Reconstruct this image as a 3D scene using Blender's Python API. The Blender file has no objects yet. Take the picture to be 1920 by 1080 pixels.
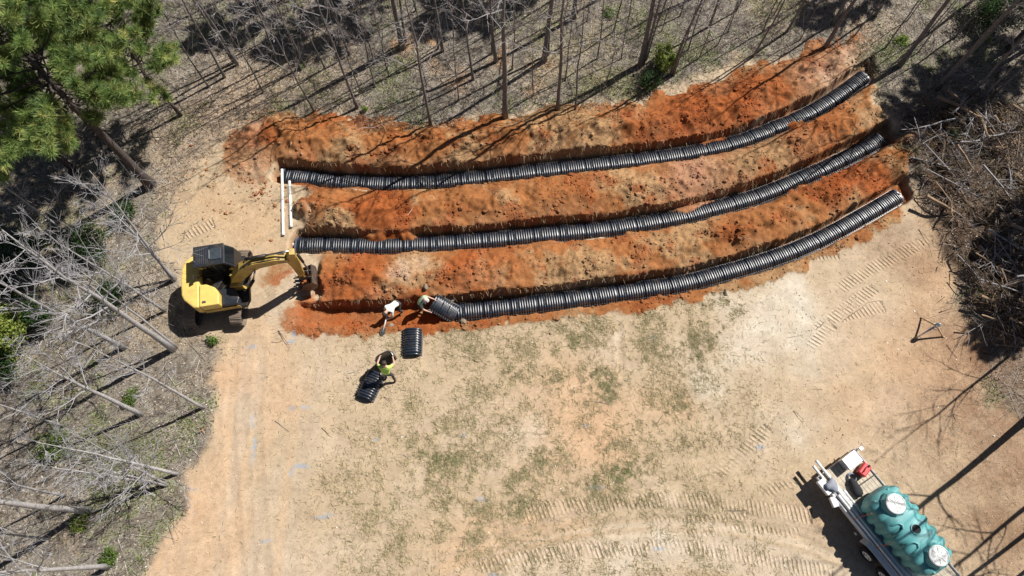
import bpy, math, random
import numpy as np
from mathutils import Vector, Matrix, Euler

# ------------------------------------------------------------------ camera, sky, sun, exposure
scene = bpy.context.scene
CAM_H, TILT, FPX = 29.0, math.radians(21.0), 1300.0
SUN_AZ, SUN_EL = math.radians(34.0), math.radians(49.0)
cd = bpy.data.cameras.new('camera'); cam = bpy.data.objects.new('camera', cd)
scene.collection.objects.link(cam)
cam.location = (0, 0, CAM_H); cam.rotation_euler = (TILT, 0, 0)
cd.sensor_width = 36.0; cd.lens = FPX / 1920.0 * 36.0
cd.clip_start = 0.5; cd.clip_end = 2000.0
scene.camera = cam
world = bpy.data.worlds.new('World'); scene.world = world; world.use_nodes = True
wnt = world.node_tree
bg = wnt.nodes.get('Background') or wnt.nodes.new('ShaderNodeBackground')
sky = wnt.nodes.new('ShaderNodeTexSky'); sky.sky_type = 'NISHITA'; sky.sun_disc = False
sky.air_density = 0.45; sky.dust_density = 0.5; sky.sun_elevation = SUN_EL; sky.sun_rotation = math.pi/2 - SUN_AZ
wnt.links.new(sky.outputs[0], bg.inputs['Color']); bg.inputs['Strength'].default_value = 0.05
sl = bpy.data.lights.new('sun', 'SUN'); sl.energy = 5.0; sl.angle = math.radians(0.5); sl.color = (1.0, 0.965, 0.915)
sun = bpy.data.objects.new('sun', sl); scene.collection.objects.link(sun)
sdir = Vector((math.cos(SUN_EL)*math.cos(SUN_AZ), math.cos(SUN_EL)*math.sin(SUN_AZ), math.sin(SUN_EL)))
sun.rotation_euler = sdir.to_track_quat('Z', 'Y').to_euler(); sun.location = (20, 15, 40)
vs = scene.view_settings
vs.view_transform = 'Standard'; vs.look = 'None'; vs.exposure = 0.34; vs.gamma = 1.0; vs.use_curve_mapping = False
scene.cycles.max_bounces = 5; scene.cycles.diffuse_bounces = 2; scene.cycles.use_denoising = True

# ------------------------------------------------------------------ helpers
C = scene.collection
rng = np.random.default_rng(7)
random.seed(7)

def P(u, v, z=0.0):
    """place on the plane at height z seen at survey-photo coordinates (u, v)"""
    a = (u-960)/FPX; b = (540-v)/FPX
    dy = math.sin(TILT)+b*math.cos(TILT); dz = -math.cos(TILT)+b*math.sin(TILT)
    t = (z-CAM_H)/dz
    return np.array((a*t, dy*t))

def tag(o, label=None, cat=None, group=None, kind=None):
    if label: o['label'] = label
    if cat: o['category'] = cat
    if group: o['group'] = group
    if kind: o['kind'] = kind
    return o

def empty(name, loc=(0, 0, 0), rot=(0, 0, 0), label=None, cat=None, group=None):
    o = bpy.data.objects.new(name, None); C.objects.link(o)
    o.location = loc; o.rotation_euler = rot; o.empty_display_size = .2
    return tag(o, label, cat, group)

def link(name, me, parent=None, loc=None, rot=None):
    o = bpy.data.objects.new(name, me); C.objects.link(o)
    if parent is not None: o.parent = parent
    if loc is not None: o.location = loc
    if rot is not None: o.rotation_euler = rot
    return o

def copy_tree(o, parent=None):
    c = o.copy(); C.objects.link(c); c.parent = parent
    for ch in o.children: copy_tree(ch, c)
    return c

def np_mesh(name, verts, faces, mat, col=None, smooth=False):
    """faces: (n,3) or (n,4) int array"""
    me = bpy.data.meshes.new(name)
    n, k = faces.shape
    me.vertices.add(len(verts)); me.vertices.foreach_set('co', np.ascontiguousarray(verts, dtype=np.float32).ravel())
    me.loops.add(n*k); me.loops.foreach_set('vertex_index', np.ascontiguousarray(faces, dtype=np.int32).ravel())
    me.polygons.add(n); me.polygons.foreach_set('loop_start', np.arange(0, n*k, k, dtype=np.int32))
    me.polygons.foreach_set('use_smooth', np.full(n, smooth))
    me.update(calc_edges=True)
    if col is not None:
        c4 = np.ones((len(verts), 4), dtype=np.float32); c4[:, :3] = col
        a = me.attributes.new('col', 'FLOAT_COLOR', 'POINT'); a.data.foreach_set('color', c4.ravel())
    me.materials.append(mat)
    return me

class MB:
    """collects shapes into one mesh"""
    def __init__(s): s.v = []; s.f = []; s.m = []
    def add(s, vs, fs, mi=0, M=None):
        o = len(s.v)
        for p in vs:
            p = Vector(p); s.v.append(tuple(M @ p if M else p))
        for f in fs: s.f.append(tuple(i+o for i in f)); s.m.append(mi)
        return s
    def box(s, c, d, mi=0, rot=None, taper=(1, 1)):
        x, y, z = d[0]/2, d[1]/2, d[2]/2; tx, ty = taper
        vs = [(-x, -y, -z), (x, -y, -z), (x, y, -z), (-x, y, -z), (-x*tx, -y*ty, z), (x*tx, -y*ty, z), (x*tx, y*ty, z), (-x*tx, y*ty, z)]
        M = Matrix.Translation(c) @ (Euler(rot).to_matrix().to_4x4() if rot else Matrix.Identity(4))
        return s.add(vs, [(3, 2, 1, 0), (4, 5, 6, 7), (0, 1, 5, 4), (1, 2, 6, 5), (2, 3, 7, 6), (3, 0, 4, 7)], mi, M)
    def prism(s, poly, a, b, mi=0, plane='xy', M=None):
        n = len(poly)
        def pt(p, h): return {'xy': (p[0], p[1], h), 'xz': (p[0], h, p[1]), 'yz': (h, p[0], p[1])}[plane]
        vs = [pt(p, a) for p in poly]+[pt(p, b) for p in poly]
        fs = [tuple(range(n-1, -1, -1)), tuple(range(n, 2*n))]+[(i, (i+1) % n, n+(i+1) % n, n+i) for i in range(n)]
        return s.add(vs, fs, mi, M)
    def tube(s, pts, rad, n=6, mi=0, cap=True):
        pts = [Vector(p) for p in pts]
        if not hasattr(rad, '__len__'): rad = [rad]*len(pts)
        o = len(s.v); up = None
        for i, p in enumerate(pts):
            t = (pts[min(i+1, len(pts)-1)]-pts[max(i-1, 0)])
            t = t.normalized() if t.length > 1e-9 else Vector((0, 0, 1))
            if up is None:
                up = Vector((0, 0, 1)) if abs(t.z) < .9 else Vector((1, 0, 0))
            x = up.cross(t)
            if x.length < 1e-6: x = t.orthogonal()
            x.normalize(); y = t.cross(x); up = y
            for k in range(n):
                a = 2*math.pi*k/n
                s.v.append(tuple(p+(x*math.cos(a)+y*math.sin(a))*rad[i]))
        for i in range(len(pts)-1):
            for k in range(n):
                a = o+i*n+k; b = o+i*n+(k+1) % n
                s.f.append((a, b, b+n, a+n)); s.m.append(mi)
        if cap:
            s.f.append(tuple(o+k for k in range(n-1, -1, -1))); s.m.append(mi)
            e = o+(len(pts)-1)*n; s.f.append(tuple(e+k for k in range(n))); s.m.append(mi)
        return s
    def lathe(s, prof, n=20, mi=0, M=None, capa=True, capb=True):
        vs = []; fs = []
        for r, z in prof:
            for k in range(n):
                a = 2*math.pi*k/n; vs.append((r*math.cos(a), r*math.sin(a), z))
        for i in range(len(prof)-1):
            for k in range(n):
                a = i*n+k; b = i*n+(k+1) % n; fs.append((a, b, b+n, a+n))
        if capa: fs.append(tuple(range(n-1, -1, -1)))
        if capb: fs.append(tuple((len(prof)-1)*n+k for k in range(n)))
        return s.add(vs, fs, mi, M)
    def mesh(s, name, mats, smooth=False):
        me = bpy.data.meshes.new(name); me.from_pydata(s.v, [], s.f)
        for m in (mats if isinstance(mats, (list, tuple)) else [mats]): me.materials.append(m)
        me.polygons.foreach_set('material_index', s.m)
        me.polygons.foreach_set('use_smooth', [smooth]*len(s.f)); me.update()
        return me
    def build(s, name, mats, parent=None, loc=None, rot=None, smooth=False, bevel=0):
        o = link(name, s.mesh(name, mats, smooth), parent, loc, rot)
        if bevel:
            b = o.modifiers.new('bevel', 'BEVEL'); b.width = bevel; b.segments = 2; b.limit_method = 'ANGLE'
        return o

# ---- noise on arrays
def _hash(ix, iy, s):
    h = (ix.astype(np.int64)*374761393+iy.astype(np.int64)*668265263+s*974634777) & 0x7fffffff
    h = ((h ^ (h >> 13))*1274126177) & 0x7fffffff
    return ((h ^ (h >> 16)) & 0xffff)/65535.0
def vnoise(x, y, s=0):
    ix = np.floor(x); iy = np.floor(y); fx = x-ix; fy = y-iy
    fx = fx*fx*(3-2*fx); fy = fy*fy*(3-2*fy)
    a = _hash(ix, iy, s); b = _hash(ix+1, iy, s); c = _hash(ix, iy+1, s); d = _hash(ix+1, iy+1, s)
    return (a*(1-fx)+b*fx)*(1-fy)+(c*(1-fx)+d*fx)*fy
def fbm(x, y, f, o=4, s=0, g=.5):
    t = 0; amp = 1; tot = 0
    for i in range(o):
        t = t+amp*(vnoise(x*f+13.7*i, y*f-7.3*i, s+i)*2-1); tot += amp; amp *= g; f *= 2.03
    return t/tot
def sst(a, b, x):
    t = np.clip((x-a)/(b-a), 0, 1); return t*t*(3-2*t)

# ------------------------------------------------------------------ materials
def nmat(name):
    m = bpy.data.materials.new(name); m.use_nodes = True
    nt = m.node_tree; b = nt.nodes['Principled BSDF']; return m, nt, b
def noise_node(nt, scale, detail=3, coord='Object', rough=.6):
    tc = nt.nodes.new('ShaderNodeTexCoord'); n = nt.nodes.new('ShaderNodeTexNoise')
    n.inputs['Scale'].default_value = scale; n.inputs['Detail'].default_value = detail; n.inputs['Roughness'].default_value = rough
    nt.links.new(tc.outputs[coord], n.inputs['Vector']); return n
def ramp(nt, src, stops):
    r = nt.nodes.new('ShaderNodeValToRGB'); e = r.color_ramp.elements
    while len(e) < len(stops): e.new(.5)
    for el, (p, c) in zip(e, stops): el.position = p; el.color = (*c, 1) if len(c) == 3 else c
    nt.links.new(src, r.inputs[0]); return r
def mixc(nt, fac, a, b, mode='MIX'):
    m = nt.nodes.new('ShaderNodeMix'); m.data_type = 'RGBA'; m.blend_type = mode
    for key, val in ((0, fac), (6, a), (7, b)):
        if hasattr(val, 'is_linked') or hasattr(val, 'links'): nt.links.new(val, m.inputs[key])
        elif key == 0: m.inputs[0].default_value = val
        else: m.inputs[key].default_value = (*val, 1)
    return m.outputs[2]
def bump(nt, b, src, strength, dist):
    bp = nt.nodes.new('ShaderNodeBump'); bp.inputs['Strength'].default_value = strength; bp.inputs['Distance'].default_value = dist
    nt.links.new(src, bp.inputs['Height']); nt.links.new(bp.outputs[0], b.inputs['Normal']); return bp
def mat(name, c, rough=.6, metal=0, var=.18, scale=6, dirt=None, dirt_amt=.4, bmp=0, spec=.5):
    m, nt, b = nmat(name)
    n = noise_node(nt, scale, 4)
    lo = tuple(x*(1-var) for x in c); hi = tuple(min(1, x*(1+var)) for x in c)
    out = ramp(nt, n.outputs['Fac'], [(.3, lo), (.7, hi)]).outputs[0]
    if dirt:
        d = noise_node(nt, scale*.45, 6, rough=.7)
        dm = ramp(nt, d.outputs['Fac'], [(.5, (0, 0, 0)), (.72, (dirt_amt,)*3)])
        out = mixc(nt, dm.outputs[0], out, dirt)
    nt.links.new(out, b.inputs['Base Color'])
    b.inputs['Roughness'].default_value = rough; b.inputs['Metallic'].default_value = metal
    b.inputs['Specular IOR Level'].default_value = spec
    if bmp: bump(nt, b, n.outputs['Fac'], bmp, .02)
    return m
def attr_mat(name, rough=.9, var=.25, scale=9, trans=0):
    m, nt, b = nmat(name)
    a = nt.nodes.new('ShaderNodeAttribute'); a.attribute_name = 'col'
    n = noise_node(nt, scale, 2)
    r = ramp(nt, n.outputs['Fac'], [(.3, (1-var,)*3), (.7, (1+var,)*3)])
    cc_ = mixc(nt, 1.0, a.outputs['Color'], r.outputs[0], 'MULTIPLY'); nt.links.new(cc_, b.inputs['Base Color'])
    if trans:
        tb_ = nt.nodes.new('ShaderNodeBsdfTranslucent'); nt.links.new(cc_, tb_.inputs[0]); mx_ = nt.nodes.new('ShaderNodeMixShader'); mx_.inputs[0].default_value = trans
        nt.links.new(b.outputs[0], mx_.inputs[1]); nt.links.new(tb_.outputs[0], mx_.inputs[2]); nt.links.new(mx_.outputs[0], nt.nodes['Material Output'].inputs[0])
    b.inputs['Roughness'].default_value = rough; b.inputs['Specular IOR Level'].default_value = .2
    return m

DUST = (.45, .30, .17)
M_plastic = mat('black_plastic', (.014, .020, .032), .34, 0, .3, 5, DUST, .22, spec=1.0)
M_flange = mat('grey_flange_plastic', (.10, .11, .13), .35, 0, .3, 5, DUST, .3)
M_cap = mat('endcap_plastic', (.10, .12, .16), .35, 0, .3, 8, DUST, .2)
M_hole = mat('hollow_black', (.004, .004, .005), .8)
M_yel = mat('yellow_paint', (.78, .56, .15), .45, 0, .08, 3, (.36, .24, .12), .45)
M_yeld = mat('worn_yellow_paint', (.46, .31, .07), .5, 0, .25, 4, (.16, .105, .06), .75)
M_cabroof = mat('dark_cab_paint', (.022, .026, .035), .38, 0, .2, 3, DUST, .12)
M_glass = mat('cab_glass', (.01, .012, .014), .06, 0, .1)
M_steel = mat('worn_steel', (.20, .18, .16), .45, .6, .25, 6, (.28, .17, .09), .5)
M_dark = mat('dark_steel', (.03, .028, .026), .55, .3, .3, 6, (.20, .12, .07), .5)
M_chrome = mat('cylinder_rod', (.6, .6, .6), .18, 1)
M_tread = mat('track_steel', (.24, .19, .145), .6, .1, .3, 8, (.42, .29, .18), .8)
M_pvc = mat('white_pvc', (.80, .80, .78), .4, 0, .05, 4, (.5, .38, .25), .15)
M_alu = mat('aluminium', (.62, .64, .66), .38, .7, .1, 6)
M_whitep = mat('white_trailer_paint', (.72, .73, .74), .4, 0, .06, 4, (.35, .28, .2), .25)
M_tyre = mat('tyre_rubber', (.018, .018, .018), .85)
M_teal = mat('teal_plastic', (.105, .345, .35), .5, 0, .16, 2.5, (.36, .50, .48), .5)
M_lid = mat('white_lid', (.78, .78, .75), .5, 0, .05, 6, (.5, .42, .33), .2)
M_red = mat('red_plastic', (.62, .05, .05), .4)
M_strap = mat('orange_strap', (.62, .16, .05), .7)
M_black = mat('black_fabric', (.02, .021, .025), .85)
M_greybag = mat('grey_bag', (.24, .26, .31), .6)
M_bark = mat('grey_bark', (.185, .17, .16), .9, 0, .3, 9, (.09, .075, .06), .6, .5)
M_bark_pale = mat('pale_bark', (.38, .365, .355), .9, 0, .25, 9, (.22, .20, .18), .5, .4)
M_twig = mat('grey_twigs', (.34, .33, .335), .9, 0, .2, 3)
M_twig_dark = mat('brown_twigs', (.30, .275, .265), .9, 0, .2, 3)
M_pinebark = mat('pine_bark', (.075, .057, .050), .95, 0, .4, 14, (.20, .17, .16), .3, .8)
M_needle = attr_mat('pine_needles', .55, .2, 1.5, .3)
M_litter = attr_mat('leaf_litter', .9, .2, 5)
M_wood = mat('cut_wood', (.55, .40, .24), .8, 0, .25, 10)
M_shirt = mat('hi_vis_shirt', (.55, .80, .16), .8, 0, .1, 12)
M_wshirt = mat('white_shirt', (.78, .80, .70), .8, 0, .1, 12)
M_gshirt = mat('pale_green_shirt', (.42, .62, .38), .8, 0, .1, 12)
M_trouser = mat('dark_trousers', (.045, .048, .06), .85, 0, .3, 12, DUST, .4)
M_skin = mat('skin', (.58, .36, .26), .5, 0, .06, 8)
M_boot = mat('tan_boots', (.30, .18, .09), .8)
M_hair = mat('brown_hair', (.05, .032, .022), .7)
M_cap_pale = mat('pale_cap', (.62, .58, .52), .8)

def soil_material(name):
    m, nt, b = nmat(name)
    a = nt.nodes.new('ShaderNodeAttribute'); a.attribute_name = 'col'
    g = nt.nodes.new('ShaderNodeAttribute'); g.attribute_name = 'rough_amt'     # r: grain contrast, g: paint
    t = nt.nodes.new('ShaderNodeAttribute'); t.attribute_name = 'tread'         # r: run along the track, g: print depth
    sg = nt.nodes.new('ShaderNodeSeparateColor'); nt.links.new(g.outputs['Color'], sg.inputs[0])
    stt = nt.nodes.new('ShaderNodeSeparateColor'); nt.links.new(t.outputs['Color'], stt.inputs[0])
    n1 = noise_node(nt, 5.5, 6, rough=.72); n2 = noise_node(nt, 21, 3, rough=.7); n3 = noise_node(nt, 1.1, 4)
    r1 = ramp(nt, n1.outputs['Fac'], [(.30, (.36, .34, .32)), (.48, (1, 1, 1)), (.72, (1.4, 1.38, 1.33))])
    r2 = ramp(nt, n2.outputs['Fac'], [(.32, (.42, .40, .38)), (.48, (1, 1, 1)), (.70, (1.5, 1.5, 1.48))])
    c = mixc(nt, sg.outputs[0], a.outputs['Color'], mixc(nt, 1.0, a.outputs['Color'], r1.outputs[0], 'MULTIPLY'))
    c = mixc(nt, sg.outputs[0], c, mixc(nt, 1.0, c, r2.outputs[0], 'MULTIPLY'))
    r3 = ramp(nt, n3.outputs['Fac'], [(.3, (.90, .89, .87)), (.7, (1.08, 1.08, 1.07))])
    c = mixc(nt, 1.0, c, r3.outputs[0], 'MULTIPLY')
    pm = nt.nodes.new('ShaderNodeMath'); pm.operation = 'MULTIPLY'
    pr = ramp(nt, n2.outputs['Fac'], [(.42, (0, 0, 0)), (.62, (.85, .85, .85))])
    nt.links.new(sg.outputs[1], pm.inputs[0]); nt.links.new(pr.outputs[0], pm.inputs[1])
    c = mixc(nt, pm.outputs[0], c, (.22, .37, .54))
    nt.links.new(c, b.inputs['Base Color'])
    b.inputs['Roughness'].default_value = .95; b.inputs['Specular IOR Level'].default_value = .12
    # relief: fine grain plus the cleat prints pressed by crawler tracks
    m1 = nt.nodes.new('ShaderNodeMath'); m1.operation = 'MULTIPLY'; nt.links.new(n1.outputs['Fac'], m1.inputs[0]); nt.links.new(sg.outputs[0], m1.inputs[1])
    m2 = nt.nodes.new('ShaderNodeMath'); m2.operation = 'SINE'
    mm = nt.nodes.new('ShaderNodeMath'); mm.operation = 'MULTIPLY'; mm.inputs[1].default_value = 2*math.pi/.175
    nt.links.new(stt.outputs[0], mm.inputs[0]); nt.links.new(mm.outputs[0], m2.inputs[0])
    mx = nt.nodes.new('ShaderNodeMath'); mx.operation = 'MAXIMUM'; mx.inputs[1].default_value = -.55; nt.links.new(m2.outputs[0], mx.inputs[0])
    m3 = nt.nodes.new('ShaderNodeMath'); m3.operation = 'MULTIPLY';  nt.links.new(mx.outputs[0], m3.inputs[0]); nt.links.new(stt.outputs[1], m3.inputs[1])
    m4 = nt.nodes.new('ShaderNodeMath'); m4.operation = 'ADD'; nt.links.new(m1.outputs[0], m4.inputs[0]); nt.links.new(m3.outputs[0], m4.inputs[1])
    bump(nt, b, m4.outputs[0], 1.0, .045)
    return m
M_soil = soil_material('soil')

# ------------------------------------------------------------------ terrain
def row_curve(pts, z=-.15):
    w = np.array([P(u, v, z) for u, v in pts])
    return w
R1 = row_curve([(505, 323), (560, 330), (640, 338), (700, 342), (793, 341), (880, 332), (973, 322), (1107, 307), (1200, 297), (1280, 287), (1380, 266), (1447, 240), (1513, 213), (1557, 188), (1590, 164), (1623, 140), (1645, 124)])
R2 = row_curve([(530, 455), (600, 457), (740, 458), (807, 455), (907, 448), (1007, 438), (1140, 427), (1273, 406), (1347, 386), (1440, 361), (1480, 341), (1533, 320), (1580, 297), (1617, 279), (1650, 260), (1690, 236)])
R3 = row_curve([(540, 592), (650, 593), (760, 590), (853, 583), (940, 575), (1040, 563), (1140, 550), (1280, 531), (1363, 509), (1457, 482), (1540, 448), (1600, 415), (1640, 392), (1683, 367), (1720, 345)])
def smooth_row(w):
    x = np.linspace(w[0, 0], w[-1, 0], 160); y = np.interp(x, w[:, 0], w[:, 1])
    k = np.ones(11)/11; yp = np.concatenate([np.full(5, y[0])+np.arange(-5, 0)*(y[1]-y[0]), y, np.full(5, y[-1])+np.arange(1, 6)*(y[-1]-y[-2])])
    return x, np.convolve(yp, k, 'valid')
ROWS = [smooth_row(r) for r in (R1, R2, R3)]
def rowdist(i, x, y):
    rx, ry = ROWS[i]
    yy = np.interp(x, rx, ry); sl = np.interp(x, rx, np.gradient(ry, rx))
    return (y-yy)/np.sqrt(1+sl*sl)
FLOOR = -.48
TR_X = [(P(518, 325)[0], P(1645, 140)[0]), (P(545, 455)[0], P(1672, 255)[0]), (P(556, 590)[0], P(1710, 360)[0])]

STEP = .064
def axis(lo, hi, far):
    core = np.arange(lo, hi+STEP, STEP); out = [core]; d = STEP*1.6; a = core[0]; left = []
    b = core[-1]; right = []
    while a > -far: a -= d; left.append(a); b += d; right.append(b); d *= 1.22
    return np.concatenate([left[::-1], core, right])
XS = axis(-27.6, 27.6, 160.0); YS = axis(-1.5, 27.9, 160.0)
X, Y = np.meshgrid(XS, YS)

def seg_sd(poly, x, y):
    """signed distance to polygon, positive inside"""
    d2 = np.full(x.shape, 1e9); ins = np.zeros(x.shape, bool); n = len(poly)
    for i in range(n):
        ax, ay = poly[i]; bx, by = poly[(i+1) % n]
        ex, ey = bx-ax, by-ay; t = np.clip(((x-ax)*ex+(y-ay)*ey)/(ex*ex+ey*ey+1e-9), 0, 1)
        d2 = np.minimum(d2, (x-ax-t*ex)**2+(y-ay-t*ey)**2)
        c = (ay > y) != (by > y)
        with np.errstate(divide='ignore', invalid='ignore'):
            ins ^= c & (x < (bx-ax)*(y-ay)/(by-ay+1e-12)+ax)
    return np.sqrt(d2)*np.where(ins, 1, -1)
CLEAR_PX = [(230, 1120), (310, 1010), (350, 900), (388, 800), (402, 690), (398, 640), (345, 600), (322, 500), (312, 430), (325, 360), (380, 300), (430, 245), (520, 218), (600, 212), (700, 240), (800, 246), (900, 228), (1000, 205), (1150, 198), (1250, 168), (1350, 130), (1450, 100), (1580, 95), (1640, 140), (1680, 280), (1712, 350), (1735, 420), (1790, 490), (1800, 560), (1835, 640), (1860, 740), (1930, 790), (2150, 850), (2150, 1120)]
CLEAR = [P(u, v) for u, v in CLEAR_PX]
CLEAR[0] = np.array((-22., -40.)); CLEAR[-1] = np.array((40., -40.)); CLEAR.insert(1, P(270, 1075))
wx = fbm(X, Y, .7, 4, 21)*.9; wy = fbm(X, Y, .7, 4, 31)*.9
sd_clear = seg_sd(CLEAR, X+wx, Y+wy)
forest = sst(.35, -.45, sd_clear)

def blob(px, py, rpx, z=0, warp=1.0):
    c = P(px, py, z); e = P(px+rpx, py, z); r = e[0]-c[0]
    return np.exp(-(((X-c[0]+wx*warp)/r)**2+((Y-c[1]+wy*warp)/r)**2)*1.1)

d1, d2, d3 = (rowdist(i, X, Y) for i in range(3))
nb = fbm(X, Y, 1.6, 4, 3); nb2 = fbm(X, Y, 5.0, 3, 5); mound = fbm(X*1.0, Y*1.0, .62, 2, 9)
lump = np.maximum(0, fbm(X, Y, 2.7, 3, 77))
rag = fbm(X, Y, 3.6, 3, 88)
base = .05*fbm(X, Y, .3, 3, 1)+.018*fbm(X, Y, 2.2, 3, 2)+.05*forest*fbm(X, Y, 1.1, 4, 4)
base = base+.0*X
# the wood rises a little behind the upper bank
def endmask(x, a, b, s=.5): return sst(a-s, a+s, x)*sst(b+s, b-s, x)
ex = fbm(X, Y, 1.0, 4, 41)*.9
# bank widths along the upper trench
WX = [P(u, v)[0] for u, v in ((430, 240), (520, 215), (600, 215), (700, 240), (850, 245), (1000, 215), (1200, 195), (1400, 140), (1560, 95), (1620, 100))]
WW = [1.6, 2.9, 3.3, 2.7, 2.5, 2.75, 2.7, 2.95, 2.5, 1.6]
W1 = np.interp(X, WX, WW)+fbm(X, X*0+3, .55, 2, 15)*.7+fbm(X, Y, 1.1, 3, 16)*.6+.12*rag
lip = .46+.11*fbm(X, Y, 1.5, 3, 55)+.06*rag
pA = (d1-lip)/W1
mA = endmask(X+ex, P(470, 280)[0], P(1615, 130)[0], 1.0)*(pA > 0)*(pA < 1)
fA = np.clip(pA, 0, 1)
shA = np.minimum(1, (.42*sst(TR_X[0][0]-.2, TR_X[0][0]+.5, X)+fA*1.5))*np.clip(1-np.maximum(0, (fA-.35)/.65)**1.6, 0, 1)
hA = mA*shA*(.60+.42*mound+.22*nb+.10*nb2+.20*lump)
def between(du, dl, xa, xb, hmax):
    a = dl-lip; b = -du-.53-.16*fbm(X, Y, .9, 3, 57)+.05*nb2
    p = np.where((a > 0) & (b > 0), a/(a+b+1e-6), -1)
    m = endmask(X+ex, xa, xb, .35)*(p > 0)
    f = np.clip(p, 0, 1)
    sh = np.minimum(1, .42+f*1.3)*np.where(f > .38+.12*mound, .08+.92*np.clip(1-((f-.38-.12*mound)/(.62-.12*mound))**1.3, 0, 1), 1)
    return m, m*sh*(hmax+.34*mound+.20*nb+.10*nb2+.20*lump), p
mB, hB, pB = between(d1, d2, P(578, 400)[0], P(1640, 215)[0], .58)
mC, hC, pC = between(d2, d3, P(598, 520)[0], P(1700, 300)[0], .60)
# crumbled lip below the lower trench
mD = sst(.55, .20, np.abs(d3+.62)+.42*nb+.15*rag)*endmask(X+ex, P(560, 600)[0], P(1690, 380)[0], .6)
hD = mD*(.05+.10*np.maximum(0, nb)+.05*lump)
# loose soil in front of the left ends
mE = np.exp(-(((X-P(475, 290)[0])/1.9)**2+((Y-P(475, 290)[1])/1.6)**2))
hE = mE*(.12+.22*np.maximum(0, nb)+.10*lump+.05*nb2)
Hh = base+hA+hB+hC+hD+hE
# brush mound
BR = [P(1680, 210), P(1790, 190), P(1925, 210), P(2000, 400), P(1950, 640), P(1850, 640), P(1800, 520), P(1740, 400), P(1700, 300)]
sd_br = seg_sd(BR, X+wx*.6, Y+wy*.6)
brush = sst(-.5, .6, sd_br)
Hh = Hh+brush*(.35+.25*nb)
trench = np.zeros_like(X)
for i, d in enumerate((d1, d2, d3)):
    xa, xb = TR_X[i]
    wob = .09*fbm(X, Y, 1.7, 3, 60+i)+.045*nb2+.04*rag
    t = sst(.60, .47, np.abs(d-.02)+wob)*endmask(X+.35*ex, xa, xb, .12)
    fl = FLOOR+.02*nb+.015*nb2
    if i == 2: fl = fl+.10*sst(P(1150, 550)[0], P(1500, 460)[0], X)
    Hh = Hh*(1-t)+fl*t; trench = np.maximum(trench, t)
# spoil that slid back over the chambers
def i_row(u, v):
    c = P(u, v, -.2); return int(np.argmin([abs(float(rowdist(i, np.array(c[0]), np.array(c[1])))) for i in range(3)]))
for (u, v, rx, ry, hh) in ((705, 443, 26, 11, .36), (745, 440, 22, 10, .32), (770, 446, 16, 8, .30), (1296, 394, 24, 6, .27), (1325, 384, 20, 5, .22), (1497, 226, 13, 8, .30), (1475, 232, 14, 6, .26), (1345, 268, 30, 6, .28), (560, 345, 34, 7, .28), (690, 353, 26, 7, .26), (655, 350, 20, 7, .2), (620, 464, 20, 6, .2), (950, 337, 30, 6, .25), (880, 466, 30, 5, .22), (1020, 452, 26, 5, .26), (1120, 446, 22, 5, .22), (1220, 306, 30, 5, .25), (1500, 345, 20, 7, .24), (815, 352, 24, 5, .22), (770, 470, 24, 5, .22), (1180, 432, 14, 5, .26), (1095, 318, 14, 5, .2)):
    c = P(u, v, -.2); k = 1/42.
    sgn = 1 if rowdist(i_row(u, v), np.array(c[0]), np.array(c[1])) > 0 else -1
    g = np.exp(-(((X-c[0]+.5*nb)/(rx*k*1.3))**2+((Y-c[1]-.12*sgn+.25*nb+.06*nb2)/(ry*k*1.9))**2))
    Hh = Hh+g*hh*1.1*(1+.25*nb+.12*nb2)*trench
# trench dug below the bucket
exc_dip = np.exp(-(((X-P(598, 548)[0])/.9)**2+((Y-P(598, 548)[1])/.6)**2))
Hh = Hh-.35*exc_dip*(1-trench)
def Hat(x, y):
    x = np.asarray(x, float); y = np.asarray(y, float)
    i = np.clip(np.searchsorted(XS, x)-1, 0, len(XS)-2); j = np.clip(np.searchsorted(YS, y)-1, 0, len(YS)-2)
    fx = (x-XS[i])/(XS[i+1]-XS[i]); fy = (y-YS[j])/(YS[j+1]-YS[j])
    return (Hh[j, i]*(1-fx)+Hh[j, i+1]*fx)*(1-fy)+(Hh[j+1, i]*(1-fx)+Hh[j+1, i+1]*fx)*fy
def Gat(A, x, y):
    i = np.clip(np.searchsorted(XS, x)-1, 0, len(XS)-2); j = np.clip(np.searchsorted(YS, y)-1, 0, len(YS)-2)
    return A[j, i]

# ---- soil colours (true colours of the ground; no light or shade in them)
def lay(col, m, c): 
    m = np.clip(m, 0, 1)[..., None]; return col*(1-m)+np.array(c)*m
n_a = fbm(X, Y, .5, 4, 101); n_b = fbm(X, Y, 1.4, 4, 111); n_c = fbm(X, Y, 4.2, 3, 121); n_d = fbm(X, Y, .22, 3, 131); n_e = fbm(X, Y, 7.0, 2, 141)
col = np.ones(X.shape+(3,))*np.array((.468, .360, .243))
col = lay(col, sst(-.1, .6, n_a)*.5, (.53, .43, .325))
col = lay(col, sst(.05, .6, n_b)*.45, (.41, .305, .205))
for (u, v, r, a) in ((1080, 780, 100, .9), (1130, 830, 70, .8), (450, 720, 50, .7), (425, 800, 35, .6), (350, 970, 42, .8), (1000, 958, 26, .9), (530, 745, 45, .5), (480, 640, 45, .5), (960, 1000, 40, .5), (860, 1045, 45, .4), (1660, 650, 60, .5), (1740, 600, 55, .6), (330, 1050, 60, .8), (400, 900, 60, .55), (440, 1020, 60, .5), (410, 700, 45, .7), (900, 1040, 80, .5), (1050, 1000, 60, .5), (1760, 520, 60, .7), (1780, 700, 70, .7), (1700, 700, 60, .5), (1600, 760, 80, .35), (1000, 860, 50, .4), (1280, 765, 40, .5), (1230, 750, 40, .4), (1545, 985, 26, .5)):
    col = lay(col, blob(u, v, r)*a*.9, (.56, .365, .225))
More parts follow.
